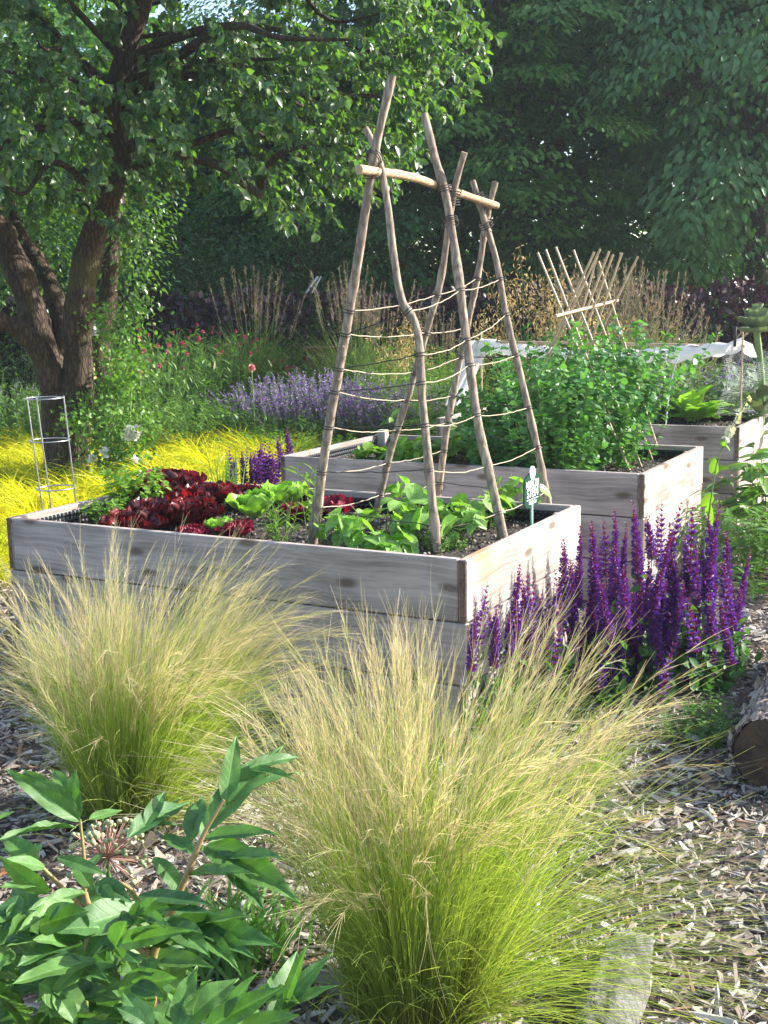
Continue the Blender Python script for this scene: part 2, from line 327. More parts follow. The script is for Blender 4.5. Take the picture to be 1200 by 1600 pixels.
def tubes_thin(mb, C, r, rnd=None, mi=0):
    """many thin 3-sided stems: C (n,k,3), r scalar or (n,k)"""
    n_, k, _ = C.shape; T = nrm(np.gradient(C, axis=1)); a = np.array([.3, .9, .1]); X = nrm(np.cross(T, a)); Y = np.cross(T, X)
    r = np.broadcast_to(r, (n_, k))[..., None]; th = np.array([0, 2.094, 4.189])
    V = np.stack([C+r*(math.cos(q)*X+math.sin(q)*Y) for q in th], 2)
    base = (np.arange(n_)*k*3)[:, None, None]; i = (np.arange(k-1)*3)[None, :, None]; j = np.arange(3)[None, None, :]
    b = base+i; F = np.stack(np.broadcast_arrays(b+j, b+(j+1) % 3, b+3+(j+1) % 3, b+3+j), -1).reshape(-1, 4)
    rr = R.random(n_) if rnd is None else np.broadcast_to(rnd, (n_,))
    mb.add(V, [F], rnd=np.repeat(rr, k*3), tt=np.tile(np.repeat(np.linspace(0, 1, k), 3), n_), mi=mi)
def ribbons(mb, C, W, rnd=None, mi=0, t0=0, t1=1, side=None):
    """flat blades: C (n,k,3), W (n,k) half widths"""
    n_, k, _ = C.shape; T = nrm(np.gradient(C, axis=1))
    if side is None:
        s = R.normal(size=(n_, 1, 3)); s = nrm(np.cross(T, s))
    else: s = nrm(np.cross(T, side))
    W = np.broadcast_to(W, (n_, k))[..., None]
    V = np.stack([C-s*W, C+s*W], 2)
    b = (np.arange(n_)*k*2)[:, None]+(np.arange(k-1)*2)[None]; F = np.stack([b, b+1, b+3, b+2], -1).reshape(-1, 4)
    rr = R.random(n_) if rnd is None else np.broadcast_to(rnd, (n_,))
    mb.add(V, [F], rnd=np.repeat(rr, k*2), tt=np.tile(np.repeat(np.linspace(t0, t1, k), 2), n_), mi=mi)
def blades(P, phi, tilt0, bend, L, k=8, pw=1.5, wig=0):
    """centre lines: start P, heading phi, starting tilt from vertical and extra bend by the tip"""
    t = np.linspace(0, 1, k); mid = (t[:-1]+t[1:])/2
    ti = tilt0[:, None]+bend[:, None]*mid[None]**pw
    ph = phi[:, None]+(R.normal(0, wig, (len(phi), 1))*mid[None] if wig else 0)
    st = (L/(k-1))[:, None]; D = np.stack([np.sin(ti)*np.cos(ph)*st, np.sin(ti)*np.sin(ph)*st, np.cos(ti)*st], -1)
    return P[:, None]+np.concatenate([np.zeros((len(phi), 1, 3)), np.cumsum(D, 1)], 1)
# leaf templates: (V, F, t)
def leaf_tpl(rows=5, w=.28, peak=.45, fold=.25, curl=.15, ruff=0, rfreq=3, round_=1.0, heart=0, seed=0, cols=3):
    rg = np.random.default_rng(seed); t = np.linspace(0, 1, rows); V = []; tv = []
    xs = np.linspace(-1, 1, cols)
    for y in t:
        if y <= peak: ww = math.sin(y/peak*math.pi/2)**(.55*round_) if y > 0 else (.0 if not heart else .0)
        else: ww = math.cos((y-peak)/(1-peak)*math.pi/2)**(.8*round_)
        ww *= w
        for x in xs:
            a = abs(x)
            z = a*ww*fold - curl*y*y + (ruff*math.sin(y*rfreq*6.28+x*1.7+seed)*a*a*(.3+y) if ruff else 0)
            yy = y-(heart*a*max(0, 1-y*3) if heart else 0) + (ruff*.5*math.cos(y*rfreq*5+x*3+seed)*a if ruff else 0)
            V.append((x*ww, yy, z)); tv.append(y)
    F = []
    for i in range(rows-1):
        for j in range(cols-1):
            a = i*cols+j; F.append((a, a+1, a+cols+1, a+cols))
    return np.array(V), np.array(F), np.array(tv)
L_TINY = (np.array([(0, 0, 0), (.26, .38, .08), (.17, .75, .02), (0, 1, -.08), (-.17, .75, .02), (-.26, .38, .08)]), np.array([(0, 1, 2, 3), (0, 3, 4, 5)]), np.array([0, .4, .75, 1, .75, .4]))
L_ROUND = (np.array([(0, 0, 0), (.38, .3, .1), (.36, .75, .05), (0, 1, -.05), (-.36, .75, .05), (-.38, .3, .1)]), np.array([(0, 1, 2, 3), (0, 3, 4, 5)]), np.array([0, .4, .75, 1, .75, .4]))
L_OVAL = leaf_tpl(5, .27, .42, .3, .18); L_LANCE = leaf_tpl(4, .11, .4, .3, .2); L_NARROW = leaf_tpl(4, .06, .4, .3, .3)
L_HEART = leaf_tpl(7, .46, .28, .28, .25, heart=.18, round_=.9, cols=5); L_PETAL = (np.array([(0, 0, 0), (.45, .6, .1), (0, 1, -.05), (-.45, .6, .1)]), np.array([(0, 1, 2, 3)]), np.array([0, .6, 1, .6]))
def inst(mb, tpl, P, Y, N, S, rnd=None, mi=0):
    V, F, t = tpl; n_ = len(P)
    Y = nrm(np.asarray(Y, float)); X = nrm(np.cross(Y, N)); Z = np.cross(X, Y); S = np.broadcast_to(S, (n_,))[:, None, None]
    W = P[:, None]+S*(V[None, :, 0:1]*X[:, None]+V[None, :, 1:2]*Y[:, None]+V[None, :, 2:3]*Z[:, None])
    Fi = (F[None]+(np.arange(n_)*len(V))[:, None, None]).reshape(-1, F.shape[1])
    rr = R.random(n_) if rnd is None else np.broadcast_to(rnd, (n_,))
    mb.add(W, [Fi], rnd=np.repeat(rr, len(V)), tt=np.tile(t, n_), mi=mi, xx=np.tile(np.abs(V[:, 0])/max(np.abs(V[:, 0]).max(), 1e-6), n_))
def rdir(n_, up=0, s=1): 
    v = R.normal(size=(n_, 3))*s; v[:, 2] += up; return nrm(v)

# ------------------------------------------------------------------ bed frame of reference
TH = -.50; A = np.array([math.cos(TH), math.sin(TH), 0]); B = np.array([-math.sin(TH), math.cos(TH), 0])
BEDS = [((.291, 4.161), 2.27, 1.245), ((1.370, 6.145), 2.28, 1.266), ((2.50, 8.26), 2.36, 1.27)]
HB, TB, SOILZ = .72, .034, .625
def make_bed(i, label):
    (cx, cy), L, W = BEDS[i]
    root = empty('raised_bed', (cx, cy, 0), label, 'raised bed', 'raised wooden vegetable beds'); root.rotation_euler.z = TH
    th = .24
    def board(length, x, y, z, rot, mat=wood_grey):
        mb = MB(); h = length/2; box(mb, (-h, -TB/2, .003), (h, TB/2, th-.003), .004, 0, 1)
        o = mb.build('board', [mat, wood_end], root, smooth=False); o.location = (x, y, z); o.rotation_euler.z = rot + R.normal(0, .0012); return o
    for k in range(3):
        z = k*th; side_over = (k != 1)
        sl_ = W if side_over else W-2*TB; fl = L-2*TB if side_over else L
        fl -= .004; sl_ -= .0
        mat = wood_stain if (i == 0 and k == 2) else wood_grey
        board(fl, -L/2, TB/2, z, 0); board(fl, -L/2, W-TB/2, z, 0)
        board(sl_, -TB/2, W/2, z, math.pi/2, mat); board(sl_, -L+TB/2, W/2, z, math.pi/2)
    for x in (-TB-.035, -L+TB+.035):
        for y in (TB+.035, W-TB-.035):
            if not (i == 2 and x > -1): pass
            mb = MB(); box(mb, (x-.032, y-.032, 0), (x+.032, y+.032, HB-.03 if not (y > .5 and x < -1) else HB+.035), .004)
            mb.build('corner_post', [wood_grey if not (y < .5 and x < -1) else wood_fresh], root, smooth=False)
    # dimpled liner against the inside walls
    mb = MB(); g = TB+.004; d = .010; z0, z1 = .40, .69
    ct = [((-L+g, g), (-g, g), (0, 1)), ((-L+g, W-g), (-g, W-g), (0, -1)), ((-L+g, g+.011), (-L+g, W-g-.011), (1, 0)), ((-g, g+.011), (-g, W-g-.011), (-1, 0))]
    for (x0, y0), (x1, y1), (nx, ny) in ct:
        P0 = np.array([x0, y0]); P1 = np.array([x1, y1]); N2 = np.array([nx, ny]); ln = np.linalg.norm(P1-P0); nn = int(ln/.0125); nz = int((z1-z0)/.0125)
        U = np.linspace(0, 1, nn); Zs = np.linspace(z0, z1, nz); uu, zz = np.meshgrid(U, Zs, indexing='ij'); ii, jj = np.meshgrid(np.arange(nn), np.arange(nz), indexing='ij')
        bumpv = .0015+((ii % 2 == 1) & (jj % 2 == 1))*.009
        V = P0+uu[..., None]*(P1-P0)+N2*bumpv[..., None]; V = np.concatenate([V, zz[..., None]], -1).reshape(-1, 3)
        a = (ii[:-1, :-1]*nz+jj[:-1, :-1]).ravel(); mb.add(V, [np.stack([a, a+nz, a+nz+1, a+1], 1)])
    mb.build('liner', liner, root, smooth=False)
    # substrate surface, uneven
    nx, ny = 90, 50; xs = np.linspace(-L+.05, -.05, nx); ys = np.linspace(.05, W-.05, ny); X, Y = np.meshgrid(xs, ys, indexing='ij')
    Z = SOILZ+.012*np.sin(X*5+i)*np.cos(Y*7)+R.normal(0, .006, X.shape); a = (np.arange(nx-1)[:, None]*ny+np.arange(ny-1)).ravel()
    mb = MB(); mb.add(np.stack([X, Y, Z], -1), [np.stack([a, a+ny, a+ny+1, a+1], 1)]); mb.build('soil', soil, root)
    n_ = 5000; P = np.stack([R.uniform(-L+.06, -.06, n_), R.uniform(.06, W-.06, n_), np.full(n_, SOILZ+.008)], -1); P[:, 2] += .012*np.sin(P[:, 0]*5+i)*np.cos(P[:, 1]*7)
    mb = MB(); inst(mb, L_ROUND, P, rdir(n_, 0, 1)*[1, 1, .5], rdir(n_, 1.2), R.uniform(.006, .018, n_), rnd=R.random(n_)**2.2*.8)
    tag(mb.build('substrate_crumbs', chipm, root, smooth=False), kind='stuff')
    return root
bed_labels = ['grey weathered wooden raised bed nearest the camera, holding lettuces and the tall pole trellis',
              'wooden raised bed in the middle, planted with climbing peas on bamboo canes',
              'wooden raised bed farthest back, with white fleece stretched over it']
beds = [make_bed(i, bed_labels[i]) for i in range(3)]

# ------------------------------------------------------------------ ground
def gz(x, y): return .02*np.sin(x*1.7+.3)*np.cos(y*1.3)+.012*np.sin(x*4.1+y*3.3)
mb = MB()
gx = np.unique(np.concatenate([np.linspace(-120, -8, 15), np.linspace(-8, 8, 110), np.linspace(8, 120, 15)])); gy = np.unique(np.concatenate([np.linspace(-20, 0, 8), np.linspace(0, 14, 100), np.linspace(14, 220, 20)]))
X, Y = np.meshgrid(gx, gy, indexing='ij'); a = (np.arange(len(gx)-1)[:, None]*len(gy)+np.arange(len(gy)-1)).ravel()
near = np.clip((12-np.abs(X))/4, 0, 1)*np.clip((14-Y)/4, 0, 1)
mb.add(np.stack([X, Y, gz(X, Y)*near-.01], -1), [np.stack([a, a+len(gy), a+len(gy)+1, a+1], 1)])
tag(mb.build('ground', earth), kind='structure')
# bark mulch: loose chips
n_ = 80000; P = np.stack([R.uniform(-2.6, 3.4, n_), R.uniform(1.9, 8.5, n_), np.zeros(n_)], -1)
keep = R.random(n_) < np.clip(1.35-(P[:, 1]-2)/7, .3, 1)
q = P[:, :2]-np.array(BEDS[0][0]); ua = q@A[:2]; ub = q@B[:2]; keep &= ~((ua < 0) & (ua > -2.27) & (ub > 0) & (ub < 1.245))
q = P[:, :2]-np.array(BEDS[1][0]); ua = q@A[:2]; ub = q@B[:2]; keep &= ~((ua < 0) & (ua > -2.28) & (ub > 0) & (ub < 1.266))
dk = on(1080, 1085); keep &= (np.hypot((P[:, 0]-dk[0]), (P[:, 1]-dk[1])) > .27) | (R.random(n_) < .12)
P = P[keep]; n_ = len(P); P[:, 2] = gz(P[:, 0], P[:, 1])+R.uniform(0, .022, n_)
chip = (np.array([(-.5, -.14, -.05), (.5, -.10, -.04), (.42, .12, -.05), (-.45, .16, -.04), (-.42, -.1, .05), (.38, -.13, .05), (.5, .08, .045), (-.5, .1, .05)]), np.array([(3, 2, 1, 0), (4, 5, 6, 7), (0, 1, 5, 4), (1, 2, 6, 5), (2, 3, 7, 6), (3, 0, 4, 7)]), np.zeros(8))
mb = MB(); D = R.normal(size=(n_, 3)); D[:, 2] *= .13
# templates have length along X: use Y axis swap
cv = chip[0][:, [1, 0, 2]].copy(); 
for k_ in range(10):
    s_ = slice(k_, n_, 10); rg = np.random.default_rng(k_); v = cv.copy(); v[:, 0] *= rg.uniform(.55, 1.7); v[:, 2] *= rg.uniform(.4, 1.2)
    v += rg.normal(0, .05, v.shape)*[1, 1.6, .7]; v[[1, 2, 5, 6], 0] *= rg.uniform(.2, .9); v[[0, 3, 4, 7], 0] *= rg.uniform(.4, 1)
    v[:, 2] += .12*np.sin(v[:, 1]*3+k_)*rg.uniform(-1, 1)
    nn = len(P[s_]); Nn = rdir(nn, 2.8); inst(mb, (v, chip[1], chip[2]), P[s_], D[s_], Nn, R.gamma(2.6, .0105, nn)+.010)
n_ = 60000; P = np.stack([R.uniform(-2.2, 2.6, n_), 1.9+4.4*R.random(n_)**1.4, np.zeros(n_)], -1); q = P[:, :2]-np.array(BEDS[0][0]); P = P[~((q@A[:2] < 0) & (q@A[:2] > -2.27) & (q@B[:2] > 0) & (q@B[:2] < 1.245))]
n_ = len(P); P[:, 2] = gz(P[:, 0], P[:, 1])+R.uniform(-.006, .012, n_); inst(mb, L_LANCE, P, R.normal(size=(n_, 3))*[1, 1, .25], rdir(n_, 1.2), R.gamma(2, .006, n_)+.004, rnd=R.random(n_)*.7)
tag(mb.build('bark_mulch', chipm, smooth=False), 'loose grey and tan bark chips covering the path', 'mulch', kind='stuff')

# ------------------------------------------------------------------ pole trellis in the front bed
base = lambda px, py: on(px, py, SOILZ)
def pole_pts(pxs, basepx, dcross, ycross):
    """pixels from base to top -> points; distance runs evenly from base to crossing and on"""
    b = base(*basepx); d0 = b[1]; y0 = basepx[1]; out = []
    for x, y in pxs: out.append(at(x, y, d0+(dcross-d0)*(y0-y)/(y0-ycross)))
    return np.array(out)
pA, pB, pC, pD, pE, pF_ = (487, 848), (684, 868), (588, 804), (785, 838), (681, 786), (858, 802)
dP = [(base(*a)[1]+base(*b)[1])/2 for a, b in ((pA, pB), (pC, pD), (pE, pF_))]
PX = {'A': ([(487, 848), (510, 690), (531, 570), (553, 450), (575, 300), (590, 215), (612, 118)], pA, dP[0]-.018, 245),
      'B': ([(684, 868), (670, 735), (658, 620), (652, 515), (628, 468), (616, 400), (606, 320), (588, 240), (570, 201)], pB, dP[0]+.018, 245),
      'C': ([(588, 804), (606, 720), (627, 650), (646, 587), (667, 517), (690, 430), (708, 310), (725, 239)], pC, dP[1]+.02, 305),
      'D': ([(785, 838), (765, 740), (746, 650), (730, 540), (716, 430), (697, 315), (680, 246), (663, 178)], pD, dP[1]-.02, 305),
      'E': ([(681, 786), (695, 690), (711, 600), (733, 500), (748, 420), (760, 340), (773, 285)], pE, dP[2]+.02, 335),
      'F': ([(858, 802), (840, 700), (817, 600), (792, 496), (775, 410), (757, 345), (738, 282)], pF_, dP[2]-.02, 335)}
tr = empty('pole_trellis', base(640, 835), 'tall trellis of bare hazel poles lashed in three crossed pairs with a crossbar and twine', 'trellis')
tro = np.array(tr.location); POLE = {}
def bend_noise(P, amp):
    n_ = len(P); t = np.linspace(0, 1, n_); 
    for ax in (0, 2): P[:, ax] += amp*(np.sin(t*9+R.random()*6)+.6*np.sin(t*23+R.random()*6))
    return P
for kx, (pxs, bp, dc, yc) in PX.items():
    P = pole_pts(pxs, bp, dc, yc); P = np.concatenate([[P[0]+(P[0]-P[1])*.12], P])
    S = bend_noise(smooth_path(P, 46), .0022); POLE[kx] = S
    t = np.linspace(0, 1, 46); r = (.0215-.005*t)*(1.0 if kx in 'AD' else .86)
    r = r*(1+.05*np.sin(t*40+R.random()*6))
    for kn in R.integers(3, 43, 6): r[kn] *= 1.16
    mb = MB(); tube(mb, S, r, 10, .02, capmi=1)
    for q in R.integers(5, 42, 5):   # cut side twigs
        d = rdir(1, .6)[0]; tube(mb, [S[q], S[q]+d*.028], [.007, .005], 6, capmi=1)
    o = mb.build('pole', [polemat, cutmat], tr, origin=tro)
def pole_at(kx, py):
    S = POLE[kx]; v = (S-CAM); X = v@RT; Yc = -(v@UP); Zc = v@FWD; ys = 800+F_PX*Yc/Zc
    i = int(np.argmin(abs(ys-py))); return S[i], nrm(S[min(i+1, len(S)-1)]-S[max(i-1, 0)])
barpx = [(560, 266), (590, 269), (620, 272), (648, 277), (672, 286), (700, 297), (735, 309), (777, 321)]
dd = np.linspace(dP[0]-.10, dP[2]+.05, len(barpx)); P = bend_noise(smooth_path([at(x, y, d-.045) for (x, y), d in zip(barpx, dd)], 30), .002)
mb = MB(); tube(mb, P, np.linspace(.0185, .0175, 30)*(1+.05*np.sin(np.arange(30)*1.7)), 10, .03, capmi=1); BAR = P
mb.build('crossbar', [barmat, cutmat], tr, origin=tro)
def lash(p, T, mat, r=.024, turns=3, name='lashing', w=.0022):
    X = nrm(np.cross(T, [.2, .9, .3])); Y = np.cross(T, X); t = np.linspace(0, turns*2*np.pi, turns*10)
    C = p+np.outer(np.cos(t)*r, X)+np.outer(np.sin(t)*r, Y)+np.outer((t/t[-1]-.5)*.011*turns, T)
    mb = MB(); tube(mb, C, w, 5); mb.build(name, mat, tr, origin=tro)
for kx, py in (('A', 245), ('A', 268), ('D', 297), ('C', 300), ('C', 318), ('F', 312), ('E', 320), ('F', 347), ('D', 345)):
    p, T = pole_at(kx, py); lash(p, nrm(T+R.normal(0, .25, 3)), twineD if kx in 'DEF' else plain('wire_tie', (.12, .09, .075), .7) if False else twineD, .034, 3)
lv = dict(A=[479, 513, 573, 619, 665, 731, 787], B=[486, 546, 602, 671, 744, 821], C=[460, 525, 583, 629, 672, 717, 770], D=[462, 528, 577, 654, 721, 804], E=[431, 512, 556, 617, 658, 706, 754], F=[431, 498, 550, 642, 698, 767])
def twine(a, b, mat, sag):
    p, q = a[0], b[0]; t = np.linspace(0, 1, 14)[:, None]; C = p*(1-t)+q*t; C[:, 2] -= sag*4*(t[:, 0]*(1-t[:, 0])); C += R.normal(0, .0012, C.shape)
    C[0] = p; C[-1] = q
    mb = MB(); tube(mb, C, .0023, 5); mb.build('twine', mat, tr, origin=tro)
for i, py in enumerate(lv['A']):
    lash(*pole_at('A', py), twineD, .0225, 2)
for kx in 'BCDEF':
    for py in lv[kx]: lash(*pole_at(kx, py), twineD, .0200, 2)
for i in range(6):
    twine(pole_at('A', lv['A'][1:][i]), pole_at('B', lv['B'][i]), twineD, .006)
    twine(pole_at('B', lv['B'][i]), pole_at('D', lv['D'][i]), twineL, .020); twine(pole_at('D', lv['D'][i]), pole_at('F', lv['F'][i]), twineL, .014)
for i in range(7):
    twine(pole_at('A', lv['A'][i]), pole_at('C', lv['C'][i]), twineL, .016); twine(pole_at('C', lv['C'][i]), pole_at('E', lv['E'][i]), twineL, .012)
for a, b in ((3, 3), (4, 4), (6, 5), (0, 0), (2, 2)): twine(pole_at('E', lv['E'][a]), pole_at('F', lv['F'][b]), twineD, .008)
# loose twine ends
for kx, py, ln in (('D', 721, .09), ('E', 754, .06), ('F', 350, .04), ('D', 345, .04), ('B', 486, .03)):
    p, T = pole_at(kx, py); t = np.linspace(0, 1, 6)[:, None]; C = p+np.array([.03, -.01, -ln])*t+np.array([.02, 0, 0])*np.sin(t*5); mb = MB(); tube(mb, C, .002, 5); mb.build('twine', twineD, tr, origin=tro)

# ------------------------------------------------------------------ bamboo canes in the middle bed
ct = empty('cane_trellis', on(930, 700, SOILZ), 'row of thin bamboo canes crossed over the pea plants with one horizontal cane', 'cane trellis'); cto = np.array(ct.location)
crop = lambda x, y: (800+x/3, 380+y/3)
pairs = [((120, 45), (238, 325)), ((158, 30), (268, 318)), ((205, 18), (322, 318)), ((288, 32), (388, 298)), ((405, 85), (470, 290))]
pairsL = [((385, 42), (245, 345)), ((413, 28), (262, 345)), ((400, 60), (335, 290)), ((474, 52), (375, 320)), ((455, 38), (350, 310)), ((515, 45), (430, 290)), ((590, 62), (485, 275))]
def cane(t, c, s):
    u = (c[0]-205)/290; dc = 6.95+.75*u; T = crop(*t); C = crop(*c); k = (C[0]-T[0])/F_PX*dc; 
    dT = dc+.5*k; Pt = at(*T, dT); Pc = at(*C, dc+(.012 if s else -.012)); d = Pc-Pt; lam = (SOILZ-.05-Pt[2])/d[2]
    q = Pt+d*np.linspace(0, lam, 24)[:, None]; rr = .0068*(1+.13*(np.arange(24) % 4 == 0)); mb = MB(); tube(mb, q, rr, 8, capmi=1); mb.build('cane', [canemat, cutmat], ct, origin=cto)
for t, c in pairs: cane(t, c, 1)
for t, c in pairsL: cane(t, c, 0)
mb = MB(); q = np.array([at(*crop(203+u*292, 342-u*74), 6.88+.85*u) for u in np.linspace(0, 1, 14)]); tube(mb, q, .010*(1+.1*(np.arange(14) % 3 == 0)), 8, capmi=1); mb.build('crossbar', [canemat, cutmat], ct, origin=cto)

# ------------------------------------------------------------------ sign with lettering
(cx, cy), _, _ = BEDS[0]; sp0 = np.array([cx, cy, 0])+B*.83-A*.075
sg = empty('garden_sign', (*sp0[:2], SOILZ), 'small dark green sign reading NEIN ZU STEIN beside the right trellis pole', 'sign'); sg.rotation_euler.z = math.atan2(B[1], B[0])
gm = plain('green_sign', (.006, .045, .028), .6); gm.node_tree.nodes['Principled BSDF'].inputs['Specular IOR Level'].default_value = .1; wm = plain('white_print', (.78, .80, .78), .5)
def prism(mb, pts, y0, y1, mi=0):
    n_ = len(pts); V = [(x, y0, z) for x, z in pts]+[(x, y1, z) for x, z in pts]+[(np.mean([p[0] for p in pts]), y0, np.mean([p[1] for p in pts])), (np.mean([p[0] for p in pts]), y1, np.mean([p[1] for p in pts]))]
    j = np.arange(n_); j2 = (j+1) % n_
    mb.add(np.array(V), [np.stack([j, j2, j2+n_, j+n_], 1), np.concatenate([np.stack([j2, j, np.full(n_, 2*n_)], 1), np.stack([j+n_, j2+n_, np.full(n_, 2*n_+1)], 1)])], mi=mi)
zc = .845-SOILZ
mb = MB(); w_, h_ = .088, .066; prism(mb, [(-w_, -h_+.012), (-w_+.03, -h_-.006), (w_-.03, -h_-.006), (w_, -h_+.012), (w_, h_-.015), (.03, h_+.008), (-.03, h_+.008), (-w_, h_-.015)], -.003, .003)
o = mb.build('panel', [gm], sg, smooth=False); o.location = (0, 0, zc)
mb = MB(); th = np.linspace(0, 2*np.pi, 28, endpoint=False); prism(mb, [(.029*math.cos(t), .029*math.sin(t)) for t in th], -.0055, .001); e_ = mb.build('emblem', [wm], sg, smooth=False); e_.location = (0, 0, zc+.072)
mb = MB(); prism(mb, [(-.013, -.014), (-.009, -.016), (.013, .012), (.008, .016)], -.0075, -.006); o = mb.build('emblem_stroke', [plain('grey_print', (.25, .28, .27), .5)], e_, smooth=False)
mb = MB(); box(mb, (-.011, -.004, -.12), (.011, .004, zc-.055), .002); mb.build('stake', [plain('pale_green_stake', (.16, .30, .22), .5)], sg, smooth=False)
def text(s, size, x, z, bold, sx=1):
    cu = bpy.data.curves.new('t', 'FONT'); cu.body = s; cu.size = size; cu.align_x = 'CENTER'; cu.align_y = 'CENTER'; cu.extrude = .0006; cu.offset = bold
    o = bpy.data.objects.new('t', cu); col.objects.link(o); dg = bpy.context.evaluated_depsgraph_get(); me = bpy.data.meshes.new_from_object(o.evaluated_get(dg)); bpy.data.objects.remove(o)
    me.name = 'lettering'; me.materials.clear(); me.materials.append(wm); q = bpy.data.objects.new('lettering', me); col.objects.link(q); q.parent = sg
    q.location = (x, -.0042, z); q.rotation_euler = (math.pi/2, 0, 0); q.scale = (sx, 1, 1)
text('NEIN ZU', .042, 0, zc+.025, .0008, .86); text('STEIN', .054, 0, zc-.012, .0012, .92)
mb = MB(); box(mb, (-.065, -.0045, zc-.0395), (.065, -.0032, zc-.0370), 0); box(mb, (-.04, -.0045, zc-.058), (.04, -.0032, zc-.046), 0); mb.build('printed_bar', [wm], sg, smooth=False)
p = on(525, 838, SOILZ); pl = empty('plant_label', p, 'small black plant label stuck in the soil between red lettuce and bean leaves', 'plant label')
mb = MB(); box(mb, (-.014, -.0015, .04), (.014, .0015, .13), .001); mb.build('panel', [plain('black_plastic', (.015, .015, .016), .35)], pl, smooth=False).rotation_euler.z = TH
mb = MB(); box(mb, (-.004, -.002, -.05), (.004, .002, .045), 0); mb.build('stake', [plain('black_plastic', (.015, .015, .016), .35)], pl, smooth=False)

# ------------------------------------------------------------------ wire support left of the bed
ps = empty('plant_support', (*at(80, 790, 6.6)[:2], 0), 'round wire plant support with three legs left of the front bed', 'plant support'); o0 = np.array([*ps.location])
d = 6.6; top = at(69, 622, d); bot = at(90, 785, d); ax = (bot-top)
def ring(c, r):
    t = np.linspace(0, 2*np.pi, 33); return c+np.stack([np.cos(t)*r, np.sin(t)*r, 0*t], -1)
for c, r in ((top, .105), (top+ax*.40, .112), (top+ax*.86, .105)):
    mb = MB(); tube(mb, ring(c, r), .0038, 6, cap=False); mb.build('ring', metal, ps, origin=o0)
for an in (2.9, 4.6, .15):
    q = np.array([math.cos(an), math.sin(an), 0])*.106; e1 = bot+ax*2.6; e1[2] = .0
    mb = MB(); tube(mb, np.linspace(top+q+[0, 0, .01], top+ax*((top[2])/(-ax[2]))+q*.9, 8), .0042, 6); mb.build('leg', metal, ps, origin=o0)

# ------------------------------------------------------------------ fleece, netting and pegs over the far bed
(cx, cy), L3, W3 = BEDS[2]; c3 = np.array([cx, cy, 0])
e0 = at(752, 538, 9.45); e1 = at(1160, 541, 8.55)
fm = leafmat('white_fleece', (.82, .82, .82), (.86, .86, .85), .45, .7, trc=(1, 1, 1))
fl = empty('garden_fleece', (e0+e1)/2*[1, 1, 0]+[0, 0, .72], 'white fleece gathered along a bar above the farthest bed, one end hanging down', 'fleece'); f0 = np.array(fl.location)
n1, n2 = 90, 15; u = np.linspace(0, 1, n1); v = np.linspace(0, 1, n2); U, Vv = np.meshgrid(u, v, indexing='ij')
def cloth(a, b, drop, fat, seed):
    C = a*(1-U[..., None])+b*U[..., None]; pl_ = np.sin(U*17+seed)*.4+np.sin(U*41+2*seed+Vv*5)*.25
    ang = (Vv-.5)*4.2; rr = fat*(1+.25*pl_); perp = nrm(np.cross(b-a, [0, 0, 1.]))
    sag = drop*np.sin(np.pi*U)**.7
    return C+perp*(np.sin(ang)*rr)[..., None]+np.array([0, 0, 1.])*((np.cos(ang)*rr*1.1-rr-sag+.05)+.012*np.sin(U*60+Vv*9))[..., None]
ai = (np.arange(n1-1)[:, None]*n2+np.arange(n2-1)).ravel(); Fq = np.stack([ai, ai+n2, ai+n2+1, ai+1], 1)
mb = MB(); mb.add(cloth(e0, e1, .09, .055, 1), [Fq]); mb.build('fabric_roll', fm, fl, origin=f0)
# hanging end at the left
t0_ = e0+[-.02, 0, .03]; mb = MB(); W2 = .16*(1-.45*Vv); down = np.array([-.22, -.12, -.50])
ui = (U-.5)*2; P = t0_+np.array([.9, -.2, 0])*(ui*W2)[..., None]*.75+down*Vv[..., None]+np.array([0, 1., 0])*(.03*np.sin(ui*9+Vv*3)*(.4+Vv))[..., None]
mb.add(P, [Fq]); mb.build('hanging_end', fm, fl, origin=f0)
mb = MB(); n1_ = 40; a = np.linspace(0, 1, n1_)
P = e1+np.array([.02, 0, .03])+np.array([.05, .02, -.10])*Vv[..., None]*1.0+np.array([0, 1., .1])*((U-.5)*.22*(1-.2*Vv))[..., None]+np.array([1., 0, 0])*(.02*np.sin(U*30))[..., None]
mb.add(P, [Fq]); mb.build('gathered_end', fm, fl, origin=f0)
mb = MB(); tube(mb, np.linspace(e0+[-.03, 0, .02], e1+[.03, 0, .0], 12), .012, 8); mb.build('bar', canemat, fl, origin=f0)
for e_, in ((e0,), (e1,)):
    mb = MB(); q = e_*[1, 1, 0]+[0, 0, SOILZ-.1]; tube(mb, [q, e_+[0, 0, .1]], .007, 8); mb.build('post', canemat, fl, origin=f0)
mb = MB(); p = e1+[-.07, -.05, .09]; box(mb, p-[.008, .012, .09], p+[.008, .012, .05], .002); mb.build('peg', plain('black_peg', (.02, .02, .02), .4), fl, origin=f0)
# wire hoop
hp = MB(); q = smooth_path([at(1040, 668, 8.6), at(1048, 600, 8.6), at(1066, 545, 8.6), at(1092, 540, 8.65)], 20); tube(hp, q, .005, 6); tag(hp.build('wire_hoop', plain('white_wire', (.7, .7, .72), .4), origin=q[0]), 'thin white wire hoop rising from the farthest bed under the fleece end', 'wire hoop')
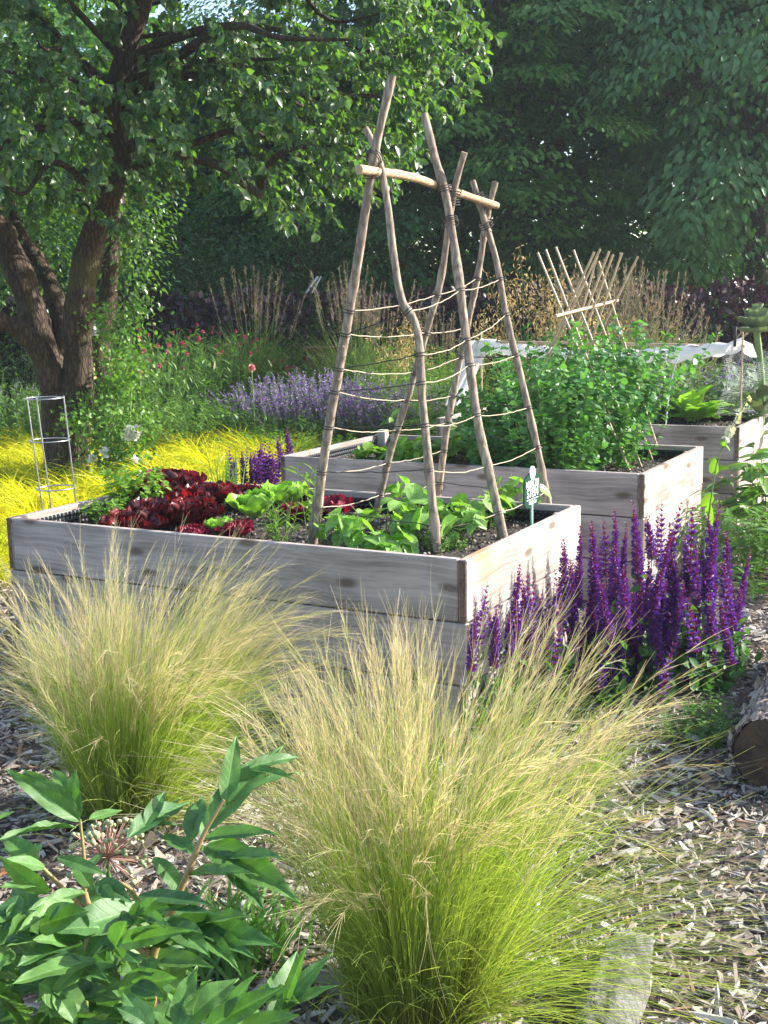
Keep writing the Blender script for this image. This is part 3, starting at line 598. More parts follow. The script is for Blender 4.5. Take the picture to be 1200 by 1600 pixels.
# netting
ne = MB(); g = np.linspace(0, 1, 40)
def npt(u_, v_): return at(1128+70*u_+8*math.sin(v_*5), 555+95*v_-8*u_, 8.75+.35*u_+.12*math.sin(v_*7+u_*3))
for k in range(34):
    tube(ne, [npt(k/33, v_)+.003*R.normal(0, 1, 3) for v_ in g], .0007, 3, cap=False); tube(ne, [npt(v_, k/33)+.003*R.normal(0, 1, 3) for v_ in g], .0007, 3, cap=False)
tag(ne.build('garden_netting', plain('clear_net', (.6, .63, .66), .4), origin=npt(.5, 1)), 'fine pale netting bunched up at the right end of the farthest bed', 'netting')

# ------------------------------------------------------------------ generic leafy plants
def herb(name, label, cat, p, n=14, h=.4, spread=.15, tilt=.35, bend=.3, tpl=L_OVAL, ll=.06, npl=12, mat='green', stem=stemG, sr_=.0025, start=.15, droop=.2, group=None, up=.4, flower=None, jit=.35, hv=.25):
    p = np.asarray(p, float); root = empty(name, p, label, cat, group)
    phi = R.uniform(0, 2*np.pi, n); rr = np.sqrt(R.random(n))*spread; P = p+np.stack([np.cos(phi)*rr, np.sin(phi)*rr, 0*rr], -1)
    L = h*R.uniform(1-hv, 1+hv*.3, n); k = 9; C = blades(P, phi+R.normal(0, .5, n), R.uniform(0, tilt, n)*(.3+rr/max(spread, 1e-3)), R.uniform(0, bend, n), L, k)
    mb = MB(); tubes_thin(mb, C, np.linspace(sr_, sr_*.5, k)[None]); mb.build('stems', stem, root, origin=p)
    t = R.uniform(start, 1, (n, npl))*(k-1); i = np.minimum(t.astype(int), k-2); f = (t-i)[..., None]; ii = np.arange(n)[:, None]
    Q = (C[ii, i]*(1-f)+C[ii, i+1]*f).reshape(-1, 3); T = nrm(C[ii, i+1]-C[ii, i]).reshape(-1, 3)
    D = nrm(np.cross(T, R.normal(size=T.shape)))+T*up; D[:, 2] -= droop; D = nrm(D); Nn = nrm(np.array([0, 0, 1.])+R.normal(0, jit, Q.shape)+T*.3)
    mb = MB(); inst(mb, tpl, Q, D, Nn, ll*R.uniform(.55, 1.15, len(Q))); mb.build('foliage', LM[mat], root, origin=p)
    if flower:
        ftpl, fmat, fs, fn, f0_ = flower      # many florets on upper part of the stems, as one mass
        t = R.uniform(f0_, 1, (n, fn))*(k-1); i = np.minimum(t.astype(int), k-2); f = (t-i)[..., None]
        Q = (C[ii, i]*(1-f)+C[ii, i+1]*f).reshape(-1, 3); mb = MB(); inst(mb, ftpl, Q, rdir(len(Q), .5), rdir(len(Q)), fs*R.uniform(.6, 1.2, len(Q))); mb.build('flowers', LM[fmat], root, origin=p)
    return root, C
def place_heads(root, C, mesh_o, n, name, s=1):
    p = np.array(root.location)
    for j in R.permutation(len(C))[:n]:
        o = mesh_o.copy(); col.objects.link(o); o.parent = root; o.location = C[j, -1]-p; o.rotation_euler = (R.normal(0, .3), R.normal(0, .3), R.random()*6); k = s*R.uniform(.7, 1.15); o.scale = (k, k, k)

# ------------------------------------------------------------------ feather grasses
def feather_grass(p, label, n=5200, H=.85, nb=170, rad=.075, wind=(.3, 0), right=0, culms=700, seed=0, wscale=1, strays=0):
    p = np.asarray(p, float); root = empty('feather_grass', p, label, 'ornamental grass', 'clumps of feather grass')
    bphi = R.uniform(0, 2*np.pi, nb); bt = np.abs(R.normal(0, .12, nb)); bb = R.uniform(.1, 1.0, nb)**1.6*1.6; bl = H*R.uniform(.72, 1.08, nb)
    brr = np.sqrt(R.random(nb))*rad; toR = np.clip(np.cos(bphi), 0, 1)*right
    bb = bb+toR*.55; bt += toR*.22*R.random(nb); bl *= 1+toR*.22
    def make(nn, jl, kk, Lm=1.0):
        b = R.integers(0, nb, nn); rr = brr[b]; a = bphi[b]+R.normal(0, .05, nn)
        P = p+np.stack([np.cos(a)*rr, np.sin(a)*rr, np.zeros(nn)], -1)+R.normal(0, .012, (nn, 3))*[1, 1, 0]
        C = blades(P, bphi[b]+R.normal(0, .09, nn), np.abs(bt[b]+rr/rad*.10+R.normal(0, .035, nn)), bb[b]*R.uniform(.8, 1.2, nn), bl[b]*R.uniform(jl, 1.05, nn)*Lm, kk, 1.9, wig=.25)
        t = np.linspace(0, 1, kk)[None, :, None]; C = C+np.array([wind[0], wind[1], 0])*t**2.6*(R.uniform(.5, 1.2, (nn, 1, 1)))*H*.5
        C[..., 2] = np.maximum(C[..., 2], .012+R.random((nn, 1))*.02)
        return C, b
    mb = MB(); C, b = make(n, .45, 11); W = np.linspace(.00075, .0003, 11)[None]*wscale*R.uniform(.7, 1.3, (n, 1)); ribbons(mb, C, W, rnd=np.clip(R.random(n)*.8+.2*(b % 5)/4, 0, 1), t0=0, t1=.8)
    if strays:      # loose arching stems that lie over to the right
        a = R.normal(-.05, .55, strays); P = p+np.stack([np.cos(a), np.sin(a), 0*a], -1)*rad*R.random((strays, 1)); C2 = blades(P, a, R.uniform(.45, 1.15, strays), R.uniform(.3, 1.2, strays), H*R.uniform(.6, 1.2, strays), 11, 1.2, wig=.4)
        C2[..., 2] = np.maximum(C2[..., 2], .02+R.random((strays, 1))*.03); ribbons(mb, C2, np.linspace(.0008, .0003, 11)[None]*wscale, t0=.2, t1=.95)
    # short dry skirt at the base
    n2 = n//6; P = p+R.normal(0, rad*.7, (n2, 3))*[1, 1, 0]; C2 = blades(P, R.uniform(0, 6.28, n2), R.uniform(.1, .8, n2), R.uniform(.3, 1.5, n2), H*R.uniform(.25, .5, n2), 8); C2[..., 2] = np.maximum(C2[..., 2], .01)
    ribbons(mb, C2, np.full((n2, 8), .0007)*wscale, t0=.05, t1=.5); mb.build('blades', LM['stipa'], root, origin=p, smooth=True)
    # flowering stems with bundles of awns
    mb = MB(); k = 12; C, b = make(culms, .85, k, 1.1); ribbons(mb, C, np.linspace(.0009, .0005, k)[None]*wscale, t0=.15, t1=.9, mi=0)
    na = 24; ii = np.repeat(np.arange(culms), na); tt = R.uniform(.58, .98, len(ii))*(k-1); i = np.minimum(tt.astype(int), k-2); f = (tt-i)[:, None]
    Q = C[ii, i]*(1-f)+C[ii, i+1]*f; T = nrm(C[ii, i+1]-C[ii, i]); D = nrm(T+R.normal(0, .13, T.shape)); Le = R.uniform(.05, .15, len(ii))*H/.85
    s = np.linspace(0, 1, 5)[None, :, None]; G = Q[:, None]+D[:, None]*s*Le[:, None, None]+(np.array([wind[0]*.25, 0, -.12])+R.normal(0, .15, (len(ii), 1, 3)))*(s**2)*Le[:, None, None]*.7
    ribbons(mb, G, np.array([.0007, .00055, .0004, .0003, .0002])[None]*wscale, mi=1, rnd=np.clip(R.normal(.5, .25, len(ii)), 0, 1)); mb.build('flower_heads', [LM['stipa'], LM['awn']], root, origin=p)
    return root
feather_grass(on(655, 1585), 'large feather grass clump in the foreground, between the peony and the grey stone', n=4100, H=.85, right=.15, culms=370, nb=150, wind=(.05, 0), rad=.15, strays=520)
feather_grass(on(215, 1275), 'feather grass clump in front of the left half of the front bed, behind the peony', n=4000, H=.79, right=.3, culms=420, nb=150, wind=(.20, -.05), rad=.15, strays=260)
feather_grass(on(930, 1240), 'low arching feather grass wisps between the salvia and the log', n=200, H=.30, right=.6, culms=45, nb=30, wind=(.3, 0), rad=.05)

# ------------------------------------------------------------------ golden forest grass
mb = MB(); tuf = []
zone = [(-150, 684), (440, 684), (452, 735), (330, 770), (180, 775), (60, 800), (0, 860), (-150, 900)]
def inpoly(x, y, poly):
    c = False; n_ = len(poly)
    for i in range(n_):
        x0, y0 = poly[i]; x1, y1 = poly[(i+1) % n_]
        if (y0 > y) != (y1 > y) and x < (x1-x0)*(y-y0)/(y1-y0)+x0: c = not c
    return c
q0 = np.array(BEDS[0][0])
for _ in range(9000):
    x, y = R.uniform(-6.5, -.4), R.uniform(5.6, 13.6)
    v = np.array([x, y, .22])-CAM; px = 600+F_PX*(v@RT)/(v@FWD); py = 800-F_PX*(v@UP)/(v@FWD)
    q = np.array([x, y])-q0
    if not inpoly(px, py, zone): continue
    if -2.45 < q@A[:2] < .1 and -.1 < q@B[:2] < 1.45: continue
    q2 = np.array([x, y])-np.array(BEDS[1][0])
    if q2@A[:2] > -2.5 and -.1 < q2@B[:2]: continue
    if all((x-a)**2+(y-b)**2 > .075 for a, b in tuf): tuf.append((x, y))
for x, y in tuf:
    n_ = 330; tb_ = R.normal(0, .14); a = R.uniform(0, 6.28, n_); P = np.array([x, y, 0.])+np.stack([np.cos(a), np.sin(a), 0*a], -1)*R.random((n_, 1))*.1
    a2 = np.where(R.random(n_) < .55, R.normal(-2.3, .8, n_), a); hs = R.uniform(.85, 1.15)
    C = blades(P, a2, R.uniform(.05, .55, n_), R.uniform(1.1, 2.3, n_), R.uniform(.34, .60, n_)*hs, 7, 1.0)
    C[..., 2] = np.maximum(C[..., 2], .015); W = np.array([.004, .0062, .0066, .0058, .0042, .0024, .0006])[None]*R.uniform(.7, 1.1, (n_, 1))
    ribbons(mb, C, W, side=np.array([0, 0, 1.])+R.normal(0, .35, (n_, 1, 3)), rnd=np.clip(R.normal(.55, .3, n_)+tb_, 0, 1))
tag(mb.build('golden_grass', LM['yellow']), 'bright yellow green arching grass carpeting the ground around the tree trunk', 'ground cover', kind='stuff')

# ------------------------------------------------------------------ salvia
def spike_mesh(seed, L):
    rg = np.random.default_rng(seed); mb = MB(); nW = int(L/.0115)
    C = np.array([(0, 0, -.02), (0.002, 0, L*.5), (0, .001, L)])
    tube(mb, C, [.0024, .0019, .0008], 5, mi=2); sparse = seed % 3 == 1
    for w_i in range(nW):
        f = w_i/nW; z = L*f; n_ = 12 if f < .85 else 7
        if sparse and w_i % 2: continue
        a = rg.uniform(0, 6.28)+np.arange(n_)/n_*6.28; D = np.stack([np.cos(a), np.sin(a), np.full(n_, .45+f)], -1)
        P = np.tile([0, 0, z], (n_, 1))+D*[.004, .004, 0]*(1.2-f)+rg.normal(0, .0022, (n_, 3)); s = .019*(1-.62*f**1.4)
        Nn = np.tile([0, 0, 1.], (n_, 1))+rg.normal(0, .5, (n_, 3)); inst(mb, L_PETAL, P, D, Nn, s*rg.uniform(.8, 1.1, n_), rnd=rg.random(n_), mi=1)
        m_ = rg.random(n_) < (.8 if f < .72 else .15); k = m_.sum(); inst(mb, L_OVAL, P[m_]+D[m_]*.006, D[m_]+[0, 0, -.15], Nn[m_], s*1.35*rg.uniform(.8, 1.2, k), rnd=rg.random(k), mi=0)
        inst(mb, L_PETAL, P[m_]+D[m_]*(s*.8), D[m_]+rg.normal(0, .6, (k, 3)), Nn[m_]+rg.normal(0, .6, (k, 3)), s*.6*rg.uniform(.8, 1.3, k), rnd=rg.random(k), mi=0)
    o = mb.build('flower_spike', [LM['purp'], LM['calyx'], stemD]); return o
SPL = (.20, .26, .31, .36, .22, .28)
SP = [spike_mesh(i, L) for i, L in enumerate(SPL)]
def salvia(label, spots, base_p, leafR, nleaf, hl=.25, sc_=1.0):
    """spots: (position of the base of each spike, index)"""
    root = empty('salvia', base_p, label, 'flowering plant', 'violet salvia plants'); b = np.array(base_p)
    mb = MB(); C = []
    for P, i, tl in spots:
        o = SP[i].copy(); col.objects.link(o); o.parent = root; o.location = P-b; k_ = sc_*R.uniform(.86, 1.1); o.rotation_euler = (tl[1], tl[0], R.random()*.1); kw = R.uniform(.68, .98); o.scale = (k_*kw, k_*kw, k_*R.uniform(.85, 1.12))
        foot = b+(P-b)*[.86, .86, 0]+R.normal(0, .01, 3)*[1, 1, 0]; foot[2] = 0; C.append(smooth_path([foot, foot*.35+P*.65-[0, 0, .04], P], 7))
    C = np.array(C); tubes_thin(mb, C, .0022); mb.build('stems', stemD, root, origin=b)
    n_ = nleaf; i = R.integers(0, len(C), n_); j = R.integers(0, 6, n_); f = R.random((n_, 1)); Q = C[i, j]*(1-f)+C[i, j+1]*f; Q += R.normal(0, .018, Q.shape); Q[:, 2] = np.abs(Q[:, 2])
    Q[:, 2] *= np.clip(R.random(n_)*1.1, .1, 1); D = rdir(n_, .25); mb = MB(); inst(mb, L_OVAL, Q, D, rdir(n_, 1.5), R.uniform(.03, .065, n_)); mb.build('foliage', LM['salv'], root, origin=b)
    return root
def spikes_by_tops(tops, d, jd=.15):
    out = []
    for x, y, i in tops:
        T = at(x, y, d(x)+R.normal(0, jd) if callable(d) else d+R.normal(0, jd)); tl = (R.normal(0, .11), R.normal(0, .11)); L = SPL[i]
        out.append((T-np.array([tl[0]*L, -tl[1]*L, L]), i, tl))
    return out
# main mass: tops by picture, at their own distances in front of and beside the beds
main_t = [(987, 772, 3), (960, 808, 2), (924, 815, 2), (942, 810, 1), (975, 805, 3), (998, 812, 3), (1025, 790, 1), (1040, 783, 1), (1062, 787, 1), (1070, 815, 2), (1120, 795, 3), (1107, 803, 2), (1135, 830, 2), (1170, 862, 3), (1146, 888, 1), (1050, 830, 3), (1010, 850, 3), (910, 840, 2), (935, 855, 3), (900, 868, 2), (949, 848, 2), (1085, 845, 3), (1095, 835, 2), (1030, 870, 3), (1058, 868, 3), (1115, 860, 3), (1128, 875, 2), (880, 905, 2), (895, 885, 1), (975, 880, 3), (960, 895, 3), (990, 900, 2), (1018, 915, 3), (1040, 905, 2), (1075, 890, 3), (1005, 935, 2), (1050, 930, 3), (1072, 950, 3), (935, 930, 2), (920, 905, 3), (985, 945, 3), (965, 940, 1), (1095, 900, 1), (1030, 960, 3), (880, 950, 1), (905, 975, 2), (1085, 985, 1), (945, 985, 1), (975, 1000, 1), (1035, 1040, 0), (1160, 905, 2), (1105, 930, 1), (1012, 885, 2), (1045, 850, 2), (1083, 800, 1), (1015, 800, 0)]
main_t += [(x, y, int(i)) for x, y, i in zip(np.random.default_rng(3).uniform(890, 1155, 62), np.random.default_rng(4).uniform(845, 1020, 62), np.random.default_rng(6).integers(0, 6, 62))]
sal = salvia('big violet salvia in full bloom right of the front bed, dozens of upright spikes', spikes_by_tops([(x+R.normal(0, 3), y, i) for x, y, i in main_t], lambda x: 4.75+.25*R.random()+(x-1000)*.0006, .14), on(1015, 1100), .3, 2600)
_q = np.random.default_rng(5)
left_t = [(763, 900, 1), (753, 922, 1), (775, 960, 0), (804, 895, 1), (814, 875, 2), (823, 897, 1), (834, 897, 1), (845, 940, 0), (857, 900, 1), (866, 885, 1), (881, 846, 2), (742, 960, 0), (795, 955, 0), (878, 905, 2), (890, 880, 2), (830, 930, 1), (808, 930, 1), (866, 935, 0), (818, 915, 2)]
salvia('sparse violet salvia spikes standing against the sunlit end of the front bed', spikes_by_tops(left_t, lambda x: 4.12+(x-740)*.0035, .05), on(815, 1090), .2, 800)
far_t = [(358, 705, 1), (369, 710, 0), (385, 700, 1), (390, 708, 1), (397, 708, 0), (407, 706, 0), (413, 702, 1), (420, 705, 1), (430, 701, 1), (437, 708, 1), (426, 712, 0), (378, 712, 0), (402, 700, 1), (443, 705, 1), (365, 718, 0), (448, 700, 0), (392, 716, 0), (416, 714, 0), (434, 690, 0), (450, 684, 0)]
salvia('small violet salvia behind the front bed, beside the left corner of the middle bed', spikes_by_tops(far_t, 8.3, .12), (*at(405, 770, 7.8)[:2], 0), .2, 700, sc_=1.15)
for o in SP: bpy.data.objects.remove(o)

# ------------------------------------------------------------------ lettuces and other crops
def ruffle(rows, cols, w, ruff, seed, cup=.5, freq=5):
    rg = np.random.default_rng(seed); V = []; T = []; a1, a2, a3 = rg.uniform(0, 6.28, 3)
    for i in range(rows):
        y = i/(rows-1); prof = w*(math.sin(min(y/.62, 1)*math.pi/2)**.8)*(1 if y < .62 else math.cos((y-.62)/.38*1.15)**.7)
        for j in range(cols):
            x = j/(cols-1)*2-1; e_ = max(abs(x), y)**3
            z = cup*(x*x*.3*w*2+y*y*.25)+ruff*e_*math.sin(freq*2*(x*2+a1)+y*7)+ruff*.6*e_*math.sin(freq*3*y+a2+x*5)
            V.append((x*prof+ruff*.5*e_*math.sin(freq*y*4+a3), y*(1-.12*x*x)+ruff*.4*e_*math.cos(x*freq*3+a2), z)); T.append(y)
    V = np.array(V); a = (np.arange(rows-1)[:, None]*cols+np.arange(cols-1)).ravel(); return V, np.stack([a, a+1, a+cols+1, a+cols], 1), np.array(T)
RF = {k: [ruffle(10, 11, w, r, s*7+1, c, f) for s in range(4)] for k, w, r, c, f in (('red', .44, .125, .45, 4.4), ('lollo', .45, .14, .3, 6), ('green', .52, .045, .9, 2.2))}
def lettuce(label, p, kind, mat, size, n=26, group=None, name='lettuce', tall=.6):
    root = empty(name, p, label, 'lettuce', group); mb = MB(); p = np.array(p)
    for s in range(4):
        m_ = n//4+1; f = R.random(m_); a = R.uniform(0, 6.28, m_); ti = .15+1.15*f; D = np.stack([np.cos(a)*np.sin(ti), np.sin(a)*np.sin(ti), np.cos(ti)*tall+.12], -1)
        Nn = np.stack([-np.cos(a), -np.sin(a), .4+1.6*f], -1); P = p+np.stack([np.cos(a), np.sin(a), 0*a], -1)*.015*size/.15
        inst(mb, RF[kind][s], P+[0, 0, .005], D, Nn, size*(.65+.35*f)*R.uniform(.85, 1.1, m_))
    mb.build('leaves', LM[mat], root, origin=p); return root
zt = SOILZ
def hp_(px, py, h=.09): q = on(px, py, zt+h); q[2] = zt; return q
reds = [(208, 806, .155, 'red leaf lettuce at the left front of the red group, beside the small basil'), (250, 797, .185, 'dark red leaf lettuce in the middle of the red group near the front board'),
        (300, 793, .17, 'glossy dark red lettuce between the group middle and the green butterhead'), (268, 757, .22, 'tallest red lettuce at the back left beside the light green celery'),
        (325, 768, .17, 'red lettuce behind the row, next to the onion leaves'), (380, 768, .15, 'reddish brown lettuce at the back, behind the green butterhead'), (235, 770, .18, 'red lettuce squeezed against the celery')]
for x, y, s, lb in reds: lettuce(lb, hp_(x, y), 'red', 'rlet', s, 34, 'red leaf lettuces in the front bed', 'red_lettuce', .75)
for x, y, s, lb in [(365, 823, .10, 'small frilly crimson lettuce close to the front board'), (518, 792, .13, 'frilly crimson lettuce right of the left trellis pole'), (470, 800, .12, 'frilly crimson lettuce just left of the trellis pole'), (300, 828, .09, 'tiny frilly crimson lettuce under the dark red ones at the front board')]:
    lettuce(lb, hp_(x, y, .05), 'lollo', 'lollo', s, 30, 'frilly crimson lettuces in the front bed', 'frilly_lettuce', .75)
for x, y, s, lb in [(400, 792, .15, 'round green butterhead lettuce left of the trellis'), (443, 775, .14, 'green butterhead lettuce partly behind another one'), (345, 818, .09, 'small pale green lettuce beside a crimson one')]:
    lettuce(lb, hp_(x, y, .06), 'green', 'glet', s, 30, 'green lettuces in the front bed', 'green_lettuce', .85)
herb('celery', 'feathery light green celery at the back left of the front bed', 'vegetable plant', hp_(208, 772, .10), 34, .24, .09, .5, .5, L_ROUND, .035, 16, 'herb', start=.35)
for x, y, s, lb in [(148, 802, .8, 'small light green basil nearest the left corner of the front bed'), (182, 800, 1, 'light green basil between the small one and the red lettuces')]:
    herb('basil', lb, 'herb', hp_(x, y, .05), 9, .14*s, .04, .5, .3, L_OVAL, .04, 9, 'herb', group='basil plants in the front bed')
herb('tarragon', 'pale upright yellow green leafy plant between lettuces and the left trellis pole', 'herb', hp_(438, 828, .08), 14, .21, .04, .2, .3, L_LANCE, .05, 8, 'lime', up=1.0)
herb('tarragon', 'pale leafy sprig right beside the left trellis pole', 'herb', hp_(480, 800, .1), 6, .30, .03, .3, .3, L_LANCE, .08, 8, 'lime', up=1.0)
mb = MB(); p = hp_(352, 760); n_ = 40; C = blades(p+R.normal(0, .03, (n_, 3))*[1, 1, 0], R.uniform(0, 6.28, n_), R.uniform(0, .3, n_), R.uniform(0, .4, n_), R.uniform(.2, .33, n_), 7); ribbons(mb, C, np.linspace(.004, .0008, 7)[None])
tag(mb.build('onion', LM['green'], origin=p), 'spiky green onion leaves behind the red lettuces', 'vegetable plant')
beans = [((535, 850), .16, 'bean plant beside the black plant label'), ((575, 855), .15, 'bean plant at the front board, first right of the plant label'), ((600, 828), .20, 'tall bean plant behind, left of the middle pole'), ((636, 815), .22, 'bean plant with hanging pale leaves behind the crooked pole'),
         ((612, 862), .10, 'low bean seedling at the front board left of the crooked pole'), ((655, 838), .18, 'bean plant directly behind the foot of the crooked pole'), ((705, 838), .20, 'bean plant just right of the crooked pole'), ((728, 845), .17, 'bean plant with one orange leaf near the bed corner'), ((770, 815), .16, 'bean plant left of the thick right front pole'), ((805, 800), .22, 'bean plant with tall shoots left of the green sign')]
for (x, y), h, lb in beans:
    herb('bean_plant', lb, 'bean plant', hp_(x, y, .02), 7, h, .05, .6, .5, L_HEART, .088, 3, 'bean', start=.5, droop=.5, group='young bean plants at the pole trellis', up=.2, jit=.45, sr_=.003)
for x, y, lb in ((640, 850, 'low green seedlings left of the crooked pole foot'), (760, 822, 'low green seedlings left of the right front pole'), (690, 862, 'low green seedlings at the front board near the crooked pole'), (600, 868, 'low green seedlings along the front board between beans')):
    herb('seedlings', lb, 'seedlings', hp_(x, y, .0), 30, .07, .10, .4, .3, L_TINY, .02, 9, 'green', group='low seedlings in the front bed')
# middle bed
for x, y, s, lb in ((582, 708, .8, 'small leafy plant in the left of the middle bed'), (640, 708, 1.1, 'pale leafy plant behind the crooked pole in the middle bed'), (690, 712, 1.1, 'light green leafy plant in the middle bed, left of the broad leaved one'), (735, 700, 1.7, 'broad leaved light green plant left of the peas'), (765, 695, 1.7, 'broad leaved light green plant touching the peas')):
    q = on(x, y, SOILZ+.06); q[2] = SOILZ; herb('leafy_vegetable', lb, 'vegetable plant', q, 11, .13*s, .09*s, .8, .6, L_HEART, .10*min(s, 1.2), 4, 'herb', start=.4, group='leafy vegetables in the middle bed')
c2 = np.array([*BEDS[1][0], 0])
pl2 = [(-.50, .25, .85, 'pea plant at the right front of the cane trellis'), (-.86, .3, .55, 'pea plant at the left front of the cane trellis'), (-.38, .65, 1.0, 'tall pea plant at the right middle of the cane trellis'), (-.95, .65, .58, 'pea plant at the left edge of the pea row'), (-.66, .55, 1.0, 'pea plant in the heart of the cane trellis'), (-.38, .98, 1.05, 'tallest pea plant at the back right of the canes'), (-.85, 1.0, .98, 'pea plant at the back left of the canes')]
for u, v, h, lb in pl2:
    q = c2+A*(u-.07)+B*v; q[2] = SOILZ
    herb('pea_plant', lb, 'pea plant', q, 29, h*.83, .19, .42, .6, L_ROUND, .044, 54, 'pea', start=.02, group='climbing pea plants on the cane trellis', jit=.8, flower=(L_PETAL, 'white', .018, 1, .8))
# far bed
q = on(1082, 650, SOILZ+.06); q[2] = SOILZ; ch = empty('chard', q, 'large bright green chard at the right of the farthest bed', 'chard'); q = np.array(q); mb = MB()
for k in range(4):
    n_ = 7; a_ = R.uniform(0, 6.28, n_); ti = R.uniform(.1, 1.15, n_); inst(mb, leaf_tpl(12, .27, .62, .35, .40, .05, 2.2, seed=k, cols=7), q+R.normal(0, .03, (n_, 3))*[1, 1, 0]+[0, 0, .02], np.stack([np.cos(a_)*np.sin(ti), np.sin(a_)*np.sin(ti), np.cos(ti)], -1), np.stack([-np.cos(a_), -np.sin(a_), .5+ti], -1), R.uniform(.20, .33, n_))
mb.build('leaves', LM['glet'], ch, origin=q)
for x, lb in ((730, 'low green crop at the left end of the farthest bed'), (985, 'green crop behind the pea plants in the farthest bed')):
    q = on(x, 645, SOILZ); herb('leafy_vegetable', lb, 'vegetable plant', q, 18, .25, .2, .6, .4, L_OVAL, .10, 9, 'greyg')
for x, d_, lb in ((1010, 9.6, 'grey green sage bush behind the chard'), (1080, 9.7, 'grey green sage with lavender spikes behind the wire hoop'), (1140, 9.9, 'grey green sage under the netting')):
    q = at(x, 600, d_); q[2] = .55; herb('sage_bush', lb, 'shrub', q, 40, .55, .25, .5, .6, L_LANCE, .13, 14, 'greyg', group='grey green sage bushes by the far bed', flower=(L_TINY, 'nep', .02, 8, .7))
# artichoke
q = at(1186, 700, 9.0); q[2] = .5; ar = empty('artichoke', q, 'thick stemmed artichoke with a green head at the right edge of the photo', 'artichoke'); q = np.array(q); hd = at(1182, 515, 9.0)
mb = MB(); tube(mb, smooth_path([q, q*.5+hd*.5+[.03, 0, 0], hd], 14), .026, 9); mb.build('stem', stemG, ar, origin=q)
mb = MB()
for k, (rr, n_, s, el) in enumerate(((.055, 9, .16, -.1), (.06, 10, .17, .25), (.055, 10, .16, .6), (.04, 9, .14, 1.0), (.02, 7, .12, 1.35))):
    a = np.arange(n_)/n_*6.28+k*.35; D = np.stack([np.cos(a)*math.cos(el), np.sin(a)*math.cos(el), np.full(n_, math.sin(el))], -1); inst(mb, leaf_tpl(5, .36, .5, .5, -.35), hd+D*.01+[0, 0, -.02+.02*k], D, np.stack([-np.cos(a), -np.sin(a), np.full(n_, 1.)], -1), s)
mb.build('head', LM['choke'], ar, origin=q)
mb = MB(); n_ = 16; a = R.uniform(0, 6.28, n_); inst(mb, leaf_tpl(9, .2, .4, .4, .3, .06, 3), q+np.stack([0*a, 0*a, R.uniform(.05, .5, n_)], -1), np.stack([np.cos(a), np.sin(a), R.uniform(.3, 1, n_)], -1), np.tile([0, 0, 1.], (n_, 1)), .32); mb.build('leaves', LM['choke'], ar, origin=q)

# ------------------------------------------------------------------ plants at the right
q = on(1165, 905); herb('sage_shrub', 'dense green leafy shrub at the right edge behind the salvia', 'shrub', q, 60, .50, .26, .7, .6, L_LANCE, .12, 16, 'green', sr_=.003)
q = on(1200, 850); herb('comfrey', 'broad leaved green comfrey with drooping pale flowers at the right edge', 'flowering plant', q, 26, .62, .22, .5, .5, leaf_tpl(7, .22, .4, .35, .3), .20, 7, 'green', sr_=.004, flower=(L_TINY, 'pink', .02, 3, .9))
q = on(1185, 935); herb('comfrey', 'low leafy shoots under the comfrey at the right edge', 'plant', q, 14, .22, .15, .7, .5, L_LANCE, .11, 8, 'green')
fx = empty('foxglove', on(1085, 985), 'tall thin stem with a white and yellow flower tip before the far bed', 'foxglove'); f0 = np.array(fx.location); dpt = f0[1]+.1
St = smooth_path([f0, at(1108, 800, dpt), at(1122, 720, dpt), at(1140, 675, dpt), at(1172, 618, dpt)], 26); mb = MB(); tube(mb, St, np.linspace(.005, .0015, 26), 6); mb.build('stem', stemG, fx, origin=f0)
mb = MB(); ii = [4, 7, 8, 10, 11, 13, 15, 16, 17]; nn = len(ii); D = rdir(nn, .2); D[:, 1] *= .4; inst(mb, L_OVAL, St[ii], D, rdir(nn, 1.5), np.linspace(.13, .04, nn)); mb.build('leaves', LM['lime'], fx, origin=f0)
mb = MB(); n_ = 46; tI = R.uniform(17, 25, n_); i = tI.astype(int); f = (tI-i)[:, None]; Q = St[i]*(1-f)+St[np.minimum(i+1, 25)]*f; D = rdir(n_, -.2); inst(mb, L_ROUND, Q, D, rdir(n_), .034*(1-.5*(tI-17)/8), rnd=np.clip((tI-19)/6, 0, 1)); mb.build('flowers', LM['fox'], fx, origin=f0)
q = on(1085, 1160); herb('thyme', 'low bushy green thyme in front of the log', 'herb', q, 60, .14, .11, .5, .3, L_TINY, .02, 14, 'green')
q = on(1115, 1145); herb('thyme', 'small thyme tuft touching the cut end of the log', 'herb', q, 20, .15, .05, .4, .3, L_TINY, .02, 12, 'green')
ro = empty('dianthus', on(1098, 1060), 'dark leafy plant with a single pink flower at the foot of the salvia', 'flowering plant'); r0 = np.array(ro.location)
mb = MB(); n_ = 500; Q = r0+R.normal(0, .09, (n_, 3))*[1, .8, 0]+np.stack([0*np.arange(n_), 0*np.arange(n_), R.uniform(.02, .22, n_)], -1); inst(mb, L_OVAL, Q, rdir(n_, .4), rdir(n_, 1), R.uniform(.03, .055, n_)); mb.build('foliage', LM['peony'], ro, origin=r0)
hd = at(1097, 998, r0[1]-.05); mb = MB(); inst(mb, L_ROUND, np.tile(hd, (16, 1)), rdir(16, .5), rdir(16), .028); mb.build('flower', LM['pink'], ro, origin=r0)
mb = MB(); tube(mb, np.linspace(r0, hd, 6), .002, 5); mb.build('stem', stemG, ro, origin=r0)

